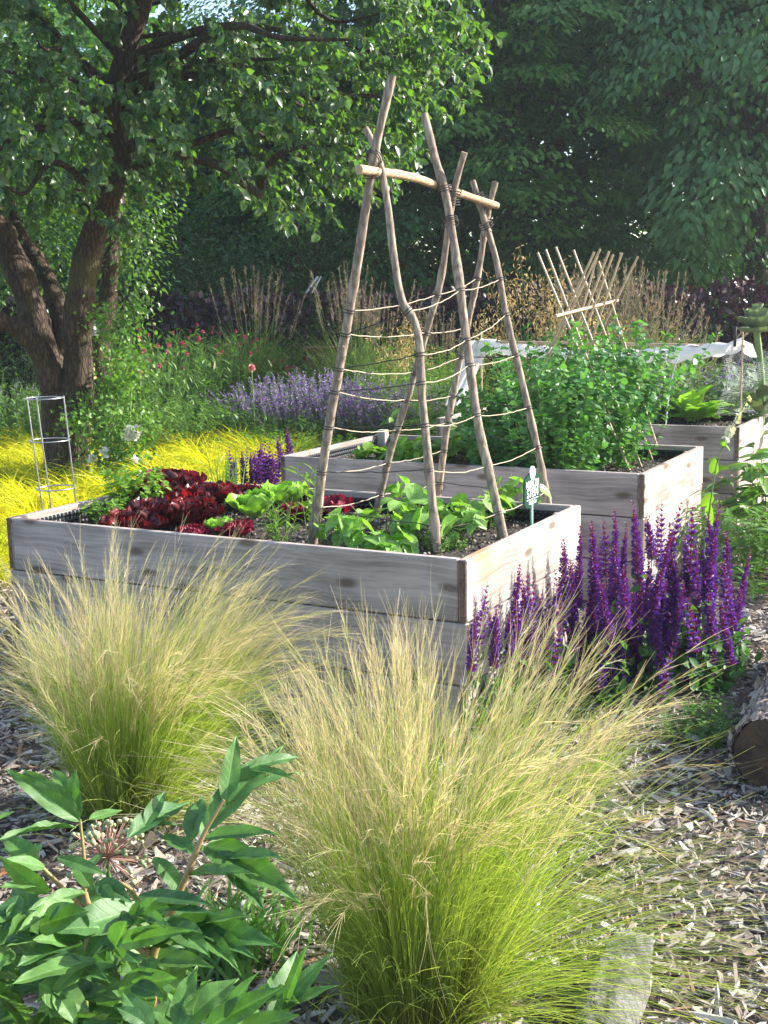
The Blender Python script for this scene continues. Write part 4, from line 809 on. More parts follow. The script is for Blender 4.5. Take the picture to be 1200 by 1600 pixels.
# ------------------------------------------------------------------ log and stone
def noise3(P, f, seed=0):
    rg = np.random.default_rng(seed); o = np.zeros(len(P))
    for k in range(9):
        d = rg.normal(size=3)*f*(1.6**(k//3)); o += np.sin(P@d+rg.uniform(0, 6.28))/(1.5**(k//3))
    return o/4
lg = MB(); e1 = on(1196, 1236)+[0.03, 0, .125]; ax = nrm(np.array([.50, 1, .0])); nl, ns = 150, 90; rl = .138
t = np.linspace(0, 1.5, nl); th = np.arange(ns)/ns*2*np.pi; Xa = nrm(np.cross(ax, [0, 0, 1.])); Ya = np.cross(Xa, ax)
TT, HH = np.meshgrid(t, th, indexing='ij'); rr = rl*(1+.04*np.sin(HH*2+1)+.03*np.sin(TT*3))
S0 = e1+TT[..., None]*ax; flat = np.stack([TT*14, np.cos(HH)*2.4, np.sin(HH)*2.4], -1).reshape(-1, 3); plates = noise3(flat, 2.6, 4).reshape(nl, ns)
rr = rr+.010*np.round(plates*2.2)/2.2+R.normal(0, .0022, rr.shape)
V = S0+rr[..., None]*(np.cos(HH)[..., None]*Xa+np.sin(HH)[..., None]*Ya); a = (np.arange(nl-1)[:, None]*ns+np.arange(ns)).ravel(); b = (np.arange(nl-1)[:, None]*ns+(np.arange(ns)+1) % ns).ravel()
lroot = empty('log', e1*[1, 1, 0], 'thick log with flaking grey bark lying at the right edge', 'log'); l0 = np.array(lroot.location)
barkplate = barkmat('flaky_bark', (.045, .028, .022), (.48, .42, .40), scale=(38, 24, 38), bump=1, dist=.012)
lg.add(V, [np.stack([a, b, b+ns, a+ns], 1)]); lg.build('bark', barkplate, lroot, origin=l0)
# flakes of bark standing off the surface
n_ = 1500; i = R.integers(0, nl, n_); j = R.integers(0, ns, n_); Pn = nrm(V.reshape(nl, ns, 3)[i, j]-S0[i, j]); Q = V.reshape(nl, ns, 3)[i, j]+Pn*.003
mb = MB(); inst(mb, L_ROUND, Q, nrm(ax+R.normal(0, .5, (n_, 3))-Pn*.1), Pn+R.normal(0, .17, (n_, 3)), R.uniform(.018, .05, n_), rnd=R.uniform(.3, .8, n_)); tag(mb.build('bark_flakes', chipm, lroot, origin=l0, smooth=False), kind='stuff')
mb = MB(); nr = 9; rings = []
for k in range(nr):
    f = k/(nr-1)*.965; c = e1-ax*(.012*(1-f))+ax*.006; rings.append(c+(rl*f)*(np.cos(th)[:, None]*Xa+np.sin(th)[:, None]*Ya)*(1+.04*np.sin(th*2+1))[:, None])
Vr = np.concatenate(rings); F = [np.stack([k*ns+np.arange(ns), k*ns+(np.arange(ns)+1) % ns, (k+1)*ns+(np.arange(ns)+1) % ns, (k+1)*ns+np.arange(ns)], 1) for k in range(nr-1)]
Vr += R.normal(0, .0018, Vr.shape)
mb.add(Vr, [np.concatenate(F)]); mb.build('cut_face', plain('old_cut_wood', (.035, .022, .016), .85, bump=.5, bscale=30, c2=(.10, .06, .035), nscale=9), lroot, origin=l0)
# stone in the foreground
sp_ = on(935, 1640); sa = on(985, 1505); dv = (sa-sp_)*[1, 1, 0]; ln = np.linalg.norm(dv); dv /= ln; pv = np.array([dv[1], -dv[0], 0])
nu, nv_ = 90, 60; U, Vv = np.meshgrid(np.linspace(0, 1, nu), np.linspace(0, 1, nv_), indexing='ij')
pol = (U-.5)*np.pi*.995; az = Vv*2*np.pi; D = np.stack([np.sin(pol), np.cos(pol)*np.cos(az), np.cos(pol)*np.sin(az)], -1); Sg = np.sign(D)*np.abs(D)**.72
base_c = (sp_+sa)/2+dv*(-.03); sc3 = np.array([ln*.70, .066, .055]); ns_ = noise3(D.reshape(-1, 3), 3.0, 8).reshape(nu, nv_); st = noise3((D*[.8, 6, 6]).reshape(-1, 3), 2.2, 3).reshape(nu, nv_)
rad = 1+.13*ns_+.11*np.abs(st); P = Sg*rad[..., None]*sc3; V = base_c+P[..., :1]*dv+P[..., 1:2]*pv+P[..., 2:]*[0, 0, 1.]+[0, 0, .035]
a = (np.arange(nu-1)[:, None]*nv_+np.arange(nv_-1)).ravel(); mb = MB(); mb.add(V, [np.stack([a, a+1, a+nv_+1, a+nv_], 1)])
tag(mb.build('stone', plain('grey_stone', (.05, .047, .043), .9, bump=1.0, bscale=42, c2=(.19, .185, .17), nscale=17), origin=base_c*[1, 1, 0]), 'weathered grey ridged stone half hidden by the grass in the foreground', 'stone')

# ------------------------------------------------------------------ peony in the foreground
pe = empty('peony', (*at(130, 1700, 2.0)[:2], 0), 'green peony with large divided leaves filling the lower left corner', 'peony'); p0 = np.array(pe.location)
PT = leaf_tpl(30, .17, .38, .34, .20, .02, 2.4, round_=1.2, cols=9)
PT[0][:, 2] += .012*np.abs(np.sin((PT[0][:, 1]*1.0-np.abs(PT[0][:, 0])*1.1)*26))*(np.abs(PT[0][:, 0])/.17)**.5
mb = MB(); cc = lambda x, y: (x/2, 1100+y/2)
def leaflet(b, t, w_, db, dt, up=None):
    Pb = at(*cc(*b), db); Pt = at(*cc(*t), dt); D = Pt-Pb; L = np.linalg.norm(D); ww = (w_/2)/F_PX*db/L/.34*2*.60
    Nn = np.array([0, -.55, 1.])+R.normal(0, .22, 3) if up is None else np.array(up, float); V = PT[0].copy(); V[:, 0] *= ww; V[:, 2] *= R.uniform(.4, 1.2)
    inst(mb, (V, PT[1], PT[2]), Pb[None], D[None], Nn[None], L)
leafs = [((250, 365), (25, 205), 55, 1.75, 1.72), ((245, 350), (78, 188), 50, 1.78, 1.80), ((250, 350), (160, 188), 62, 1.78, 1.84), ((235, 388), (0, 372), 34, 1.72, 1.6),
 ((640, 400), (872, 100), 95, 1.82, 1.95), ((780, 200), (945, 145), 42, 1.9, 1.95), ((780, 205), (920, 213), 32, 1.9, 1.85), ((600, 430), (622, 258), 66, 1.83, 1.95), ((625, 420), (700, 300), 40, 1.8, 1.9), ((640, 420), (842, 378), 48, 1.8, 1.72), ((640, 445), (905, 555), 95, 1.8, 1.62), ((650, 440), (790, 425), 40, 1.82, 1.9),
 ((650, 470), (820, 590), 50, 1.82, 1.7), ((590, 535), (778, 497), 46, 1.75, 1.65), ((605, 470), (498, 385), 56, 1.78, 1.85), ((400, 420), (600, 262), 72, 1.8, 1.95), ((440, 400), (560, 262), 46, 1.85, 2.0), ((280, 360), (385, 322), 40, 1.8, 1.86), ((480, 480), (600, 610), 50, 1.8, 1.75),
 ((445, 640), (150, 712), 105, 1.68, 1.55), ((430, 600), (655, 605), 56, 1.70, 1.62), ((475, 645), (682, 635), 42, 1.66, 1.6), ((530, 690), (830, 718), 95, 1.66, 1.56), ((600, 690), (785, 768), 48, 1.64, 1.55), ((265, 590), (105, 612), 42, 1.7, 1.6), ((290, 580), (215, 470), 44, 1.72, 1.76), ((300, 560), (400, 600), 60, 1.7, 1.66), ((270, 520), (320, 455), 30, 1.75, 1.8), ((180, 480), (330, 525), 40, 1.73, 1.7),
 ((120, 500), (0, 400), 60, 1.68, 1.7), ((140, 510), (20, 480), 44, 1.66, 1.6), ((150, 590), (0, 490), 62, 1.6, 1.55), ((110, 470), (110, 430), 40, 1.7, 1.74), ((0, 360), (40, 325), 40, 1.6, 1.66), ((60, 600), (0, 700), 70, 1.55, 1.5), ((230, 620), (75, 660), 50, 1.6, 1.5), ((180, 800), (320, 835), 60, 1.6, 1.5), ((300, 800), (40, 850), 75, 1.55, 1.45), ((250, 740), (60, 780), 80, 1.6, 1.5), ((420, 700), (300, 760), 50, 1.65, 1.6),
 ((555, 1020), (600, 798), 72, 1.42, 1.5), ((570, 1010), (722, 835), 105, 1.42, 1.46), ((640, 1020), (850, 885), 74, 1.4, 1.36), ((470, 1030), (388, 888), 76, 1.42, 1.46), ((840, 1010), (940, 758), 80, 1.48, 1.56), ((850, 990), (1025, 768), 58, 1.48, 1.52), ((700, 960), (800, 900), 60, 1.5, 1.5), ((740, 1030), (915, 965), 70, 1.4, 1.38), ((560, 900), (500, 850), 50, 1.6, 1.62), ((440, 880), (490, 800), 60, 1.6, 1.65)]
def lobed(b, t, w_, db, dt):
    leaflet(b, t, w_, db, dt)
    if w_ < 58: return
    vx, vy = t[0]-b[0], t[1]-b[1]
    for sgn in ((1, -1) if R.random() < .5 else (R.choice([1, -1]),)):
        an = sgn*R.uniform(.35, .6); k = R.uniform(.5, .68); f = R.uniform(.12, .3); b2 = (b[0]+vx*f, b[1]+vy*f); d2 = db+(dt-db)*f
        leaflet(b2, (b2[0]+k*(vx*math.cos(an)-vy*math.sin(an)), b2[1]+k*(vx*math.sin(an)+vy*math.cos(an))), w_*.6, d2, d2+(dt-db)*k+R.normal(0, .03))
for lf in leafs: lobed(*lf)
for _ in range(150):     # lower leaves of the same plant
    x, y = R.uniform(-120, 520), R.uniform(640, 1150); a = R.uniform(0, 6.28); r_ = R.uniform(130, 230); d_ = R.uniform(1.5, 2.05)
    lobed((x, y), (x+r_*math.cos(a), y+r_*.5*math.sin(a)), R.uniform(60, 95), d_, d_+R.normal(0, .08))
for _ in range(26):
    x, y = R.uniform(450, 900), R.uniform(900, 1150); a = R.uniform(0, 6.28); r_ = R.uniform(120, 200); d_ = R.uniform(1.55, 1.9)
    leaflet((x, y), (x+r_*math.cos(a), y+r_*.5*math.sin(a)), R.uniform(50, 90), d_, d_+R.normal(0, .08))
mb.build('leaves', LM['peony'], pe, origin=p0)
mb = MB()
for pts, r0_, r1_ in (([(265, 1300), (262, 960), (280, 690), (265, 590)], .0075, .005), ([(470, 1300), (475, 900), (478, 790), (540, 640), (610, 470)], .009, .005), ([(478, 800), (430, 760), (310, 685)], .006, .004), ([(520, 690), (470, 680), (430, 600), (380, 560)], .005, .003), ([(470, 800), (440, 700), (380, 640)], .005, .003), ([(310, 690), (200, 580), (120, 500)], .005, .003), ([(610, 470), (640, 400), (700, 300)], .005, .002), ([(265, 600), (262, 480), (250, 360)], .004, .002), ([(560, 1300), (560, 1010)], .006, .004), ([(840, 1300), (845, 1000)], .005, .003)):
    P = smooth_path([at(*cc(*q), 1.8-.0001*q[1]) for q in pts], 14); tube(mb, P, np.linspace(r0_, r1_, 14), 8, .03)
mb.build('stems', stemP, pe, origin=p0)
# allium seed head beside it
al = empty('allium_seed_head', (*at(165, 1500, 1.95)[:2], 0), 'round allium seed head with green beads on pink stalks among the peony leaves', 'seed head'); a0 = np.array(al.location); hc = at(167, 1340, 1.95)
mb = MB(); tube(mb, smooth_path([a0, a0*.4+hc*.6+[.01, 0, 0], hc], 12), .005, 7); mb.build('stem', stemG, al, origin=a0)
n_ = 95; D = rdir(n_, .55); ends = hc+D*R.uniform(.055, .078, (n_, 1)); mb = MB(); s = np.linspace(0, 1, 4)[None, :, None]; tubes_thin(mb, hc+(ends-hc)[:, None]*s, .0011)
mb.build('stalks', plain('pink_stalk', (.42, .24, .19), .5), al, origin=a0)
sph = []; 
for i in range(5):
    for j in range(8): sph.append((math.sin(i/4*math.pi)*math.cos(j/8*6.283), math.sin(i/4*math.pi)*math.sin(j/8*6.283), math.cos(i/4*math.pi)))
sF = np.array([(i*8+j, (i+1)*8+j, (i+1)*8+(j+1) % 8, i*8+(j+1) % 8) for i in range(4) for j in range(8)])
mb = MB(); inst(mb, (np.array(sph), sF, np.full(40, .5)), ends, D, rdir(n_), R.uniform(.0036, .0058, n_)); mb.build('seed_capsules', leafmat('seed_green', (.22, .30, .13), (.45, .44, .26), .1, .4), al, origin=a0)
# strap leaves and small growth between peony and grass
for x, y, n_, h, lb in ((345, 1530, 90, .30, 'tuft of dark strap shaped leaves between the peony and the big feather grass'), (400, 1500, 60, .24, 'second tuft of strap leaves touching the big feather grass')):
    p = on(x, y); mb = MB(); C = blades(p+R.normal(0, .07, (n_, 3))*[1, .6, 0], R.uniform(0, 6.28, n_), R.uniform(0, .5, n_), R.uniform(.2, 1.1, n_), R.uniform(.5, 1.1, n_)*h, 9); C[..., 2] = np.maximum(C[..., 2], .01)
    ribbons(mb, C, np.array([.004, .005, .0055, .0055, .005, .0045, .0035, .002, .0003])[None]); tag(mb.build('strap_leaves', LM['peony'], origin=p), lb, 'plant', 'tufts of strap leaves')

# ------------------------------------------------------------------ perennial border
def border(name, label, cat, px, dist, **k):
    q = at(px, 600, dist*1.13); q[2] = 0
    for a_ in ('h', 'spread', 'll'): k[a_] *= 1.13
    return herb(name, label, cat, q, **k)
def scab_mesh():
    mb = MB(); n_ = 22; D = rdir(n_, .7); inst(mb, L_PETAL, D*.004, D, rdir(n_), .024); return mb.build('flower', LM['crim'])
SC = scab_mesh()
spots = [(200, 11.3, 1.0, .40), (255, 11.9, 1.15, .45), (310, 12.4, 1.15, .45), (365, 12.9, 1.05, .4), (225, 12.6, 1.25, .45), (150, 13.0, 1.2, .4), (420, 13.2, .95, .35)]
whr = ['nearest the tree', 'second from the tree, in full crimson bloom', 'in the middle of the crimson group', 'before the tall reddish grass', 'behind the one by the tree, tallest', 'half hidden behind the tree trunk', 'at the right end of the crimson group']
for (px, d_, h, s_), wl in zip(spots, whr):
    r_, C = border('scabious', 'crimson flowering scabious with thin stems, '+wl, 'flowering plant', px, d_, n=110, h=h, spread=s_, tilt=.4, bend=.35, tpl=L_LANCE, ll=.10, npl=14, mat='green', start=.02, group='crimson scabious plants in the border', up=1.0, sr_=.0035)
    place_heads(r_, C, SC, 20, 'flower', 1.05)
bpy.data.objects.remove(SC)
for px, d_, h, s_, lb in [(425, 11.6, .72, .32, 'left end of the lavender group, near the pink allium'), (480, 11.4, .78, .36, 'in the middle of the lavender group'), (535, 11.6, .75, .36, 'behind the left trellis pole'), (590, 11.3, .72, .36, 'between the trellis poles'), (635, 11.2, .68, .3, 'at the right end of the lavender group')]:
    border('catmint', 'soft lavender blue flowering catmint '+lb, 'flowering plant', px, d_, n=150, h=h, spread=s_, tilt=.5, bend=.3, tpl=L_TINY, ll=.035, npl=18, mat='greyg', start=.02, group='lavender blue catmint plants', flower=(L_PETAL, 'nep', .020, 34, .55))
for px, d_, h, s_, mt, lb in [(385, 10.4, .36, .26, 'lime', 'fresh green leafy mound at the edge of the golden grass'), (430, 10.3, .30, .25, 'green', 'second leafy mound right of the fresh green one'), (490, 10.0, .34, .28, 'lime', 'leafy mound just left of the middle bed corner'), (440, 10.9, .45, .3, 'green', 'mid green mound under the pink allium'),
      (235, 10.7, .62, .3, 'green', 'bushy green plant behind the golden grass right of the roses'), (300, 11.0, .66, .35, 'green', 'bushy green plant below the crimson flowers'), (350, 11.3, .5, .3, 'green', 'green plant between crimson flowers and catmint'),
      (25, 11.2, .72, .38, 'green', 'green bushy perennial left of the tree with a few purple flowers'), (-40, 11.5, .8, .4, 'green', 'green bushy perennial at the left picture edge'), (70, 11.6, .75, .32, 'green', 'green perennial just left of the trunk'), (30, 13.0, 1.15, .45, 'greyg', 'grey green tall perennial far left beyond the tree'), (-60, 13.5, 1.2, .5, 'green', 'tall perennial at the far left edge'),
      (480, 13.0, .95, .45, 'green', 'leafy green plant between the two tall grasses'), (560, 12.6, .9, .4, 'greyg', 'grey green plant behind the catmint'), (430, 13.4, 1.0, .4, 'green', 'green plant at the foot of the left tall grass'), (650, 12.9, .95, .4, 'green', 'green plant behind the trellis poles')]:
    border('perennial', lb, 'plant', px, d_, n=90, h=h, spread=s_, tilt=.5, bend=.3, tpl=L_LANCE if mt != 'lime' else L_OVAL, ll=.075 if mt != 'lime' else .045, npl=20, mat=mt, start=.02, group='green leafy perennials in the border', up=.7, flower=(L_TINY, 'nep', .02, 2, .9) if px < 100 else None)
for px, d_, h, lb in [(690, 10.9, 1.1, 'yellow green feathery shrub behind the right trellis poles'), (740, 10.4, .95, 'yellow green feathery shrub left of the hanging fleece'), (650, 11.6, .8, 'small yellow green shrub behind the catmint end')]:
    border('golden_shrub', lb, 'shrub', px, d_, n=110, h=h, spread=.35, tilt=.5, bend=.3, tpl=L_LANCE, ll=.08, npl=16, mat='lime', start=.05, group='yellow green feathery shrubs', up=.6)
border('leafy_plant', 'broad dark green leaves beside the far bed, behind the trellis', 'plant', 690, 9.6, n=30, h=.62, spread=.25, tilt=.5, bend=.3, tpl=L_OVAL, ll=.13, npl=7, mat='green', start=.3)
# pink allium on a single stem
q = at(398, 640, 12.2); q[2] = 0; pa = empty('allium', q, 'single pink round allium on a bare stem before the catmint', 'flower'); q = np.array(q); hd = at(393, 575, 12.2); mb = MB(); tube(mb, np.linspace(q, hd, 8), .007, 6); mb.build('stem', stemG, pa, origin=q)
mb = MB(); inst(mb, L_PETAL, np.tile(hd, (60, 1)), rdir(60, .3), rdir(60), .045); mb.build('flower_head', LM['pink'], pa, origin=q)

def tall_grass(label, px, d_, h, n_=420, spread=.16, tilt=.32, plume='straw', hp=.24, stiff=.25, pl_n=36):
    q = at(px, 600, d_); q[2] = 0; q = np.array(q); root = empty('tall_grass', q, label, 'ornamental grass', 'tall feathery grasses in the border')
    a = R.uniform(0, 6.28, n_); rr = R.random(n_)*spread; P = q+np.stack([np.cos(a)*rr, np.sin(a)*rr, 0*a], -1); C = blades(P, a, rr/spread*tilt*R.uniform(.3, 1.1, n_), R.uniform(.3, 1.4, n_), h*R.uniform(.5, .8, n_), 8, 2)
    mb = MB(); ribbons(mb, C, np.linspace(.004, .001, 8)[None]); mb.build('blades', LM['tallg'], root, origin=q)
    m_ = pl_n; a = R.uniform(0, 6.28, m_); rr = R.random(m_)*spread; P = q+np.stack([np.cos(a)*rr, np.sin(a)*rr, 0*a], -1); C = blades(P, a, rr/spread*tilt*R.uniform(.3, 1.1, m_), R.uniform(0, stiff, m_), h*R.uniform(.82, 1.08, m_), 10, 2)
    mb = MB(); tubes_thin(mb, C, .0022, mi=0); na = 60; ii = np.repeat(np.arange(m_), na); tt = R.uniform(1-hp, 1, len(ii))*9; i = np.minimum(tt.astype(int), 8); f = (tt-i)[:, None]; Q = C[ii, i]*(1-f)+C[ii, i+1]*f; T = nrm(C[ii, i+1]-C[ii, i])
    D = nrm(T+R.normal(0, .35, T.shape)); inst(mb, L_NARROW, Q, D, rdir(len(Q)), R.uniform(.025, .06, len(Q)), mi=1); mb.build('plumes', [LM['tallg'], LM[plume]], root, origin=q); return root
tall_grass('tall grass with greyish pink plumes left of the trellis, before the purple hedge', 398, 14.4, 1.95, tilt=.24)
tall_grass('tall grass with reddish plumes directly left behind the first trellis pole', 548, 14.2, 1.95, tilt=.24, pl_n=44)
tall_grass('broad green grass with pale plumes seen between the trellis poles', 592, 14.0, 1.75, tilt=.24)
tall_grass('thin tall grass right of the tree trunk', 185, 15.0, 1.75, tilt=.25, pl_n=20)
tall_grass('tall grass behind the middle of the trellis', 690, 14.4, 1.5, tilt=.22)
for i, (px, d_, lb) in enumerate(((900, 11.8, 'upright tall grass directly behind the cane tops'), (945, 11.6, 'upright tall grass just right of the canes'), (985, 12.0, 'tall grass in the middle of the right group'), (1035, 11.8, 'tall grass at the right end of the group, leaning right'))):
    tall_grass('reddish '+lb, px, d_, (1.78, 1.85, 1.9, 1.78)[i], tilt=.18, pl_n=38, stiff=.15 if i < 3 else .8, hp=.38)
tall_grass('short arching grass right of the reddish group near the fleece', 1080, 11.0, 1.45, tilt=.55, pl_n=18, stiff=1.1)
def oat(label, px, d_, h):
    q = at(px, 600, d_); q[2] = 0; q = np.array(q); root = empty('oat_grass', q, label, 'ornamental grass', 'golden oat grasses'); n_ = 15
    C = blades(q+R.normal(0, .05, (n_, 3))*[1, 1, 0], R.uniform(0, 6.28, n_), R.uniform(0, .3, n_), R.uniform(0, .35, n_), h*R.uniform(.75, 1.05, n_), 10, 1.5); mb = MB(); tubes_thin(mb, C, .003); mb.build('stems', LM['tallg'], root, origin=q)
    na = 50; ii = np.repeat(np.arange(n_), na); tt = R.uniform(.8, 1, len(ii))*9; i = np.minimum(tt.astype(int), 8); f = (tt-i)[:, None]; Q = C[ii, i]*(1-f)+C[ii, i+1]*f+R.normal(0, .05, (len(ii), 3)); D = rdir(len(ii), -1.2)
    mb = MB(); inst(mb, L_LANCE, Q, D, rdir(len(Q)), R.uniform(.03, .06, len(Q))); mb.build('spikelets', LM['gold'], root, origin=q)
oat('golden oat grass with hanging spikelets left of the bamboo cane tops', 832, 11.4, 2.05); oat('second golden oat grass behind the cane trellis', 880, 11.3, 1.9); oat('thin oat grass stems left of the golden ones', 790, 11.2, 1.5); oat('thin oat grass between trellis and canes', 640, 12.4, 1.5)

# ------------------------------------------------------------------ hedge, shrubs and wood
def leaf_cloud(mb, centers, radii, per, ll, tpl=L_TINY, droop=.35, flat=.5, mi=0, shell=True):
    n_ = len(centers); N = n_*per; c = np.repeat(centers, per, 0); r = np.repeat(radii, per, 0)
    d = rdir(N); rad = (R.random(N)**(1/3))[:, None] if not shell else (R.uniform(.45, 1.05, N))[:, None]
    Q = c+d*rad*r; out = nrm(d*[1, 1, flat]); D = nrm(out+rdir(N)*.7+[0, 0, -droop]); Nn = nrm(np.array([0, 0, 1.])+out*.5+R.normal(0, .4, (N, 3)))
    inst(mb, tpl, Q, D, Nn, ll*R.uniform(.6, 1.2, N), mi=mi)
# purple hedge
def hedge(x0, x1, d0, d1, h, label, dens=520):
    a = at(x0, 500, d0); b = at(x1, 500, d1); L = np.linalg.norm((b-a)[:2]); n_ = int(L*dens*h*1.5); t = R.random(n_); o = np.array([*((a+b)/2)[:2], 0]); root = empty('copper_hedge', o, label, 'hedge')
    P = a*(1-t[:, None])+b*t[:, None]; P[:, 2] = R.uniform(0, 1, n_)**.75*h*(1+.03*np.sin(t*L*5)); P[:, 1] += R.uniform(-.35, .35, n_)-.1*np.sin(t*L*3); mb = MB(); inst(mb, L_ROUND, P, rdir(n_, .1), rdir(n_, .6), R.uniform(.06, .11, n_)); mb.build('leaves', LM['purple'], root, origin=o)
    mb = MB(); m_ = int(L*7); q = a+(b-a)*R.random((m_, 1)); q[:, 2] = 0; C = q[:, None]+np.linspace(0, 1, 5)[None, :, None]*(np.array([0, 0, h*.95])+R.normal(0, .12, (m_, 1, 3))); tubes_thin(mb, C, .012); mb.build('stems', stemB, root, origin=o)
hedge(-250, 480, 15.7, 15.5, 1.78, 'low clipped dark purple leaved hedge left of the trellis')
hedge(500, 1500, 15.5, 15.0, 1.75, 'dark purple leaved hedge behind the canes, running out at the right')
mb = MB(); p = at(503, 515, 14.9); p[2] = 0; box(mb, p-[.2, .2, 0], p+[.2, .2, 1.05], .02); box(mb, p+[-.23, -.23, 1.05], p+[.23, .23, 1.10], .01); tag(mb.build('planter', plain('rusty_steel', (.16, .055, .03), .8, c2=(.10, .035, .022)), origin=p, smooth=False), 'rust red planter box seen between the tall grasses', 'planter')
# white pane / light roof edge
mb = MB(); p = at(488, 445, 16.0); q = at(497, 432, 16.0); r_ = at(478, 458, 16.0); tube(mb, [r_, q], .014, 4); tube(mb, [r_+[.08, 0, 0], q+[.04, 0, 0]], .010, 4); tag(mb.build('pale_rail', plain('white_paint', (.7, .72, .74), .4), origin=p), 'small pale slanted rail showing above the purple hedge', 'rail')

def shrub(label, px, d_, w_, h, mat, ll=.07, n_=26, per=260, name='shrub', group='green shrubs behind the hedge'):
    q = at(px, 500, d_); q[2] = 0; q = np.array(q); root = empty(name, q, label, 'shrub', group); c = []
    while len(c) < n_:
        v = R.uniform(-1, 1, 3)
        if np.linalg.norm(v) < 1: c.append(q+v*[w_, w_*.7, h*.45]+[0, 0, h*.52])
    mb = MB(); leaf_cloud(mb, np.array(c), np.array([[w_*.38, w_*.34, h*.16]])*R.uniform(.8, 1.25, (n_, 1)), per, ll); mb.build('foliage', LM[mat], root, origin=q)
    mb = MB(); m_ = 9; tops = np.array(c)[:m_]; s = np.linspace(0, 1, 6)[None, :, None]; C = (q+R.normal(0, .1, (m_, 3))*[1, 1, 0])[:, None]*(1-s)+tops[:, None]*s; tubes_thin(mb, C, .018); mb.build('stems', stemB, root, origin=q)
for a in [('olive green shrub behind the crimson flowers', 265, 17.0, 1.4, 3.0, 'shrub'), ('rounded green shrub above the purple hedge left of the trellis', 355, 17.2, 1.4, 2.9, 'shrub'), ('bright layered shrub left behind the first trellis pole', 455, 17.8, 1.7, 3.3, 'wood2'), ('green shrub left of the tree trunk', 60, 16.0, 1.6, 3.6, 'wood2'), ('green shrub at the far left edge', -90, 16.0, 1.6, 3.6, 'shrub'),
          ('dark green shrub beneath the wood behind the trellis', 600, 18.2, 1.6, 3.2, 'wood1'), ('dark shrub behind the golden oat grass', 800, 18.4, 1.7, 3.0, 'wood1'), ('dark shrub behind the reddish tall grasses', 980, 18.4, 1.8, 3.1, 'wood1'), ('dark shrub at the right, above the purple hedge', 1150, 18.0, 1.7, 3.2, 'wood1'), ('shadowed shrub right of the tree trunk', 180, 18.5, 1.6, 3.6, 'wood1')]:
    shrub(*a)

def wood_tree(label, px, d_, rx, h, mat, n_=150, per=190, ll=.12, zmin=1.0, layered=.32, name='broadleaf_tree', droop=.35, ry=None):
    q = at(px, 500, d_); q[2] = 0; q = np.array(q); ry = ry or rx*.75; root = empty(name, q, label, 'tree', 'broadleaf trees of the wood behind the garden'); c = []
    while len(c) < n_:
        v = rdir(1)[0]*R.uniform(.6, 1.12)
        z = zmin+(h-zmin)*(v[2]*.5+.5); taper = 1 if z < h*.7 else 1-.5*(z-h*.7)/(h*.3)
        if v[1] > .45: continue
        c.append(q+[v[0]*rx*taper*(1.0+.1*R.normal()), v[1]*ry*taper, z])
    c = np.array(c); rad = np.array([[.70, .62, .62*layered]])*R.uniform(.55, 1.45, (n_, 1))
    mb = MB(); nn_ = n_*per; ci = np.repeat(np.arange(n_), per); outd = nrm((c-q)*[1, 1, 0]+R.normal(0, .25, (n_, 3))*[1, 1, 0]+[0, -.6, 0]); sidev = np.cross(outd, [0, 0, 1.])
    sz = R.uniform(.55, 1.3, n_); u_ = R.beta(1.6, 1.2, nn_)*1.15; v_ = R.uniform(-1, 1, nn_)*(.25+.5*np.sin(np.clip(u_, 0, 1)*3.0)); tl_ = R.uniform(.15, .55, n_)+droop*.35
    Pq = c[ci]+outd[ci]*(u_*sz[ci])[:, None]+sidev[ci]*(v_*sz[ci])[:, None]; Pq[:, 2] -= (u_**1.6*sz[ci]*tl_[ci])+np.abs(v_)**1.5*.3*sz[ci]; Pq += R.normal(0, layered*.14, Pq.shape)
    Dq = nrm(outd[ci]*.8+sidev[ci]*(np.sign(v_)*.7)[:, None]+rdir(nn_)*.45+[0, 0, -.3-droop*.8]); Nq = nrm(np.array([0, -.15, 1.])+outd[ci]*.35+R.normal(0, .22, (nn_, 3))); inst(mb, L_TINY, Pq, Dq, Nq, ll*R.uniform(.6, 1.2, nn_), rnd=np.clip(R.random(nn_)*.6+R.random(n_)[ci]*.5, 0, 1))
    # sparse inner leaves
    m_ = n_*30; v = rdir(m_)*R.random((m_, 1))**.5*.55; P = q+v*[rx, ry, (h-zmin)*.5]+[0, 0, zmin+(h-zmin)*.5]; inst(mb, L_TINY, P, rdir(m_, -.3), rdir(m_, .8), ll*1.3); mb.build('crown', LM[mat], root, origin=q)
    mb = MB(); T = smooth_path([q, q+[.1, 0, h*.3], q+[-.1, 0, h*.6], q+[.1, 0, h*.9]], 14); tube(mb, T, np.linspace(.2, .05, 14), 9, .06)
    for k in R.permutation(n_)[:26]:
        s_ = T[int(np.clip((c[k][2]/h)*10, 1, 11))]; tube(mb, smooth_path([s_, s_*.5+c[k]*.5+[0, 0, .2], c[k]], 7), np.linspace(.05, .015, 7), 5)
    mb.build('trunk', bark, root, origin=q)
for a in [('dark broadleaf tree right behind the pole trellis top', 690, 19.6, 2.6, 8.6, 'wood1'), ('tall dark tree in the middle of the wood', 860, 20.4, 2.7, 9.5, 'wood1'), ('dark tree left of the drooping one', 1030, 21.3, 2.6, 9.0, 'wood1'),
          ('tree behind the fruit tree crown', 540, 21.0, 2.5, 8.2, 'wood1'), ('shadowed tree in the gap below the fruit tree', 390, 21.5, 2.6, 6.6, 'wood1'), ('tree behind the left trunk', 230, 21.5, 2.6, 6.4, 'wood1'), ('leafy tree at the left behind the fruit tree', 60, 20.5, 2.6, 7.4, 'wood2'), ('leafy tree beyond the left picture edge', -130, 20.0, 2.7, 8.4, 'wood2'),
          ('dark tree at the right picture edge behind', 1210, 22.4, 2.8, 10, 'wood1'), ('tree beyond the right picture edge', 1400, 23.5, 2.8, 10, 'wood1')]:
    wood_tree(*a)
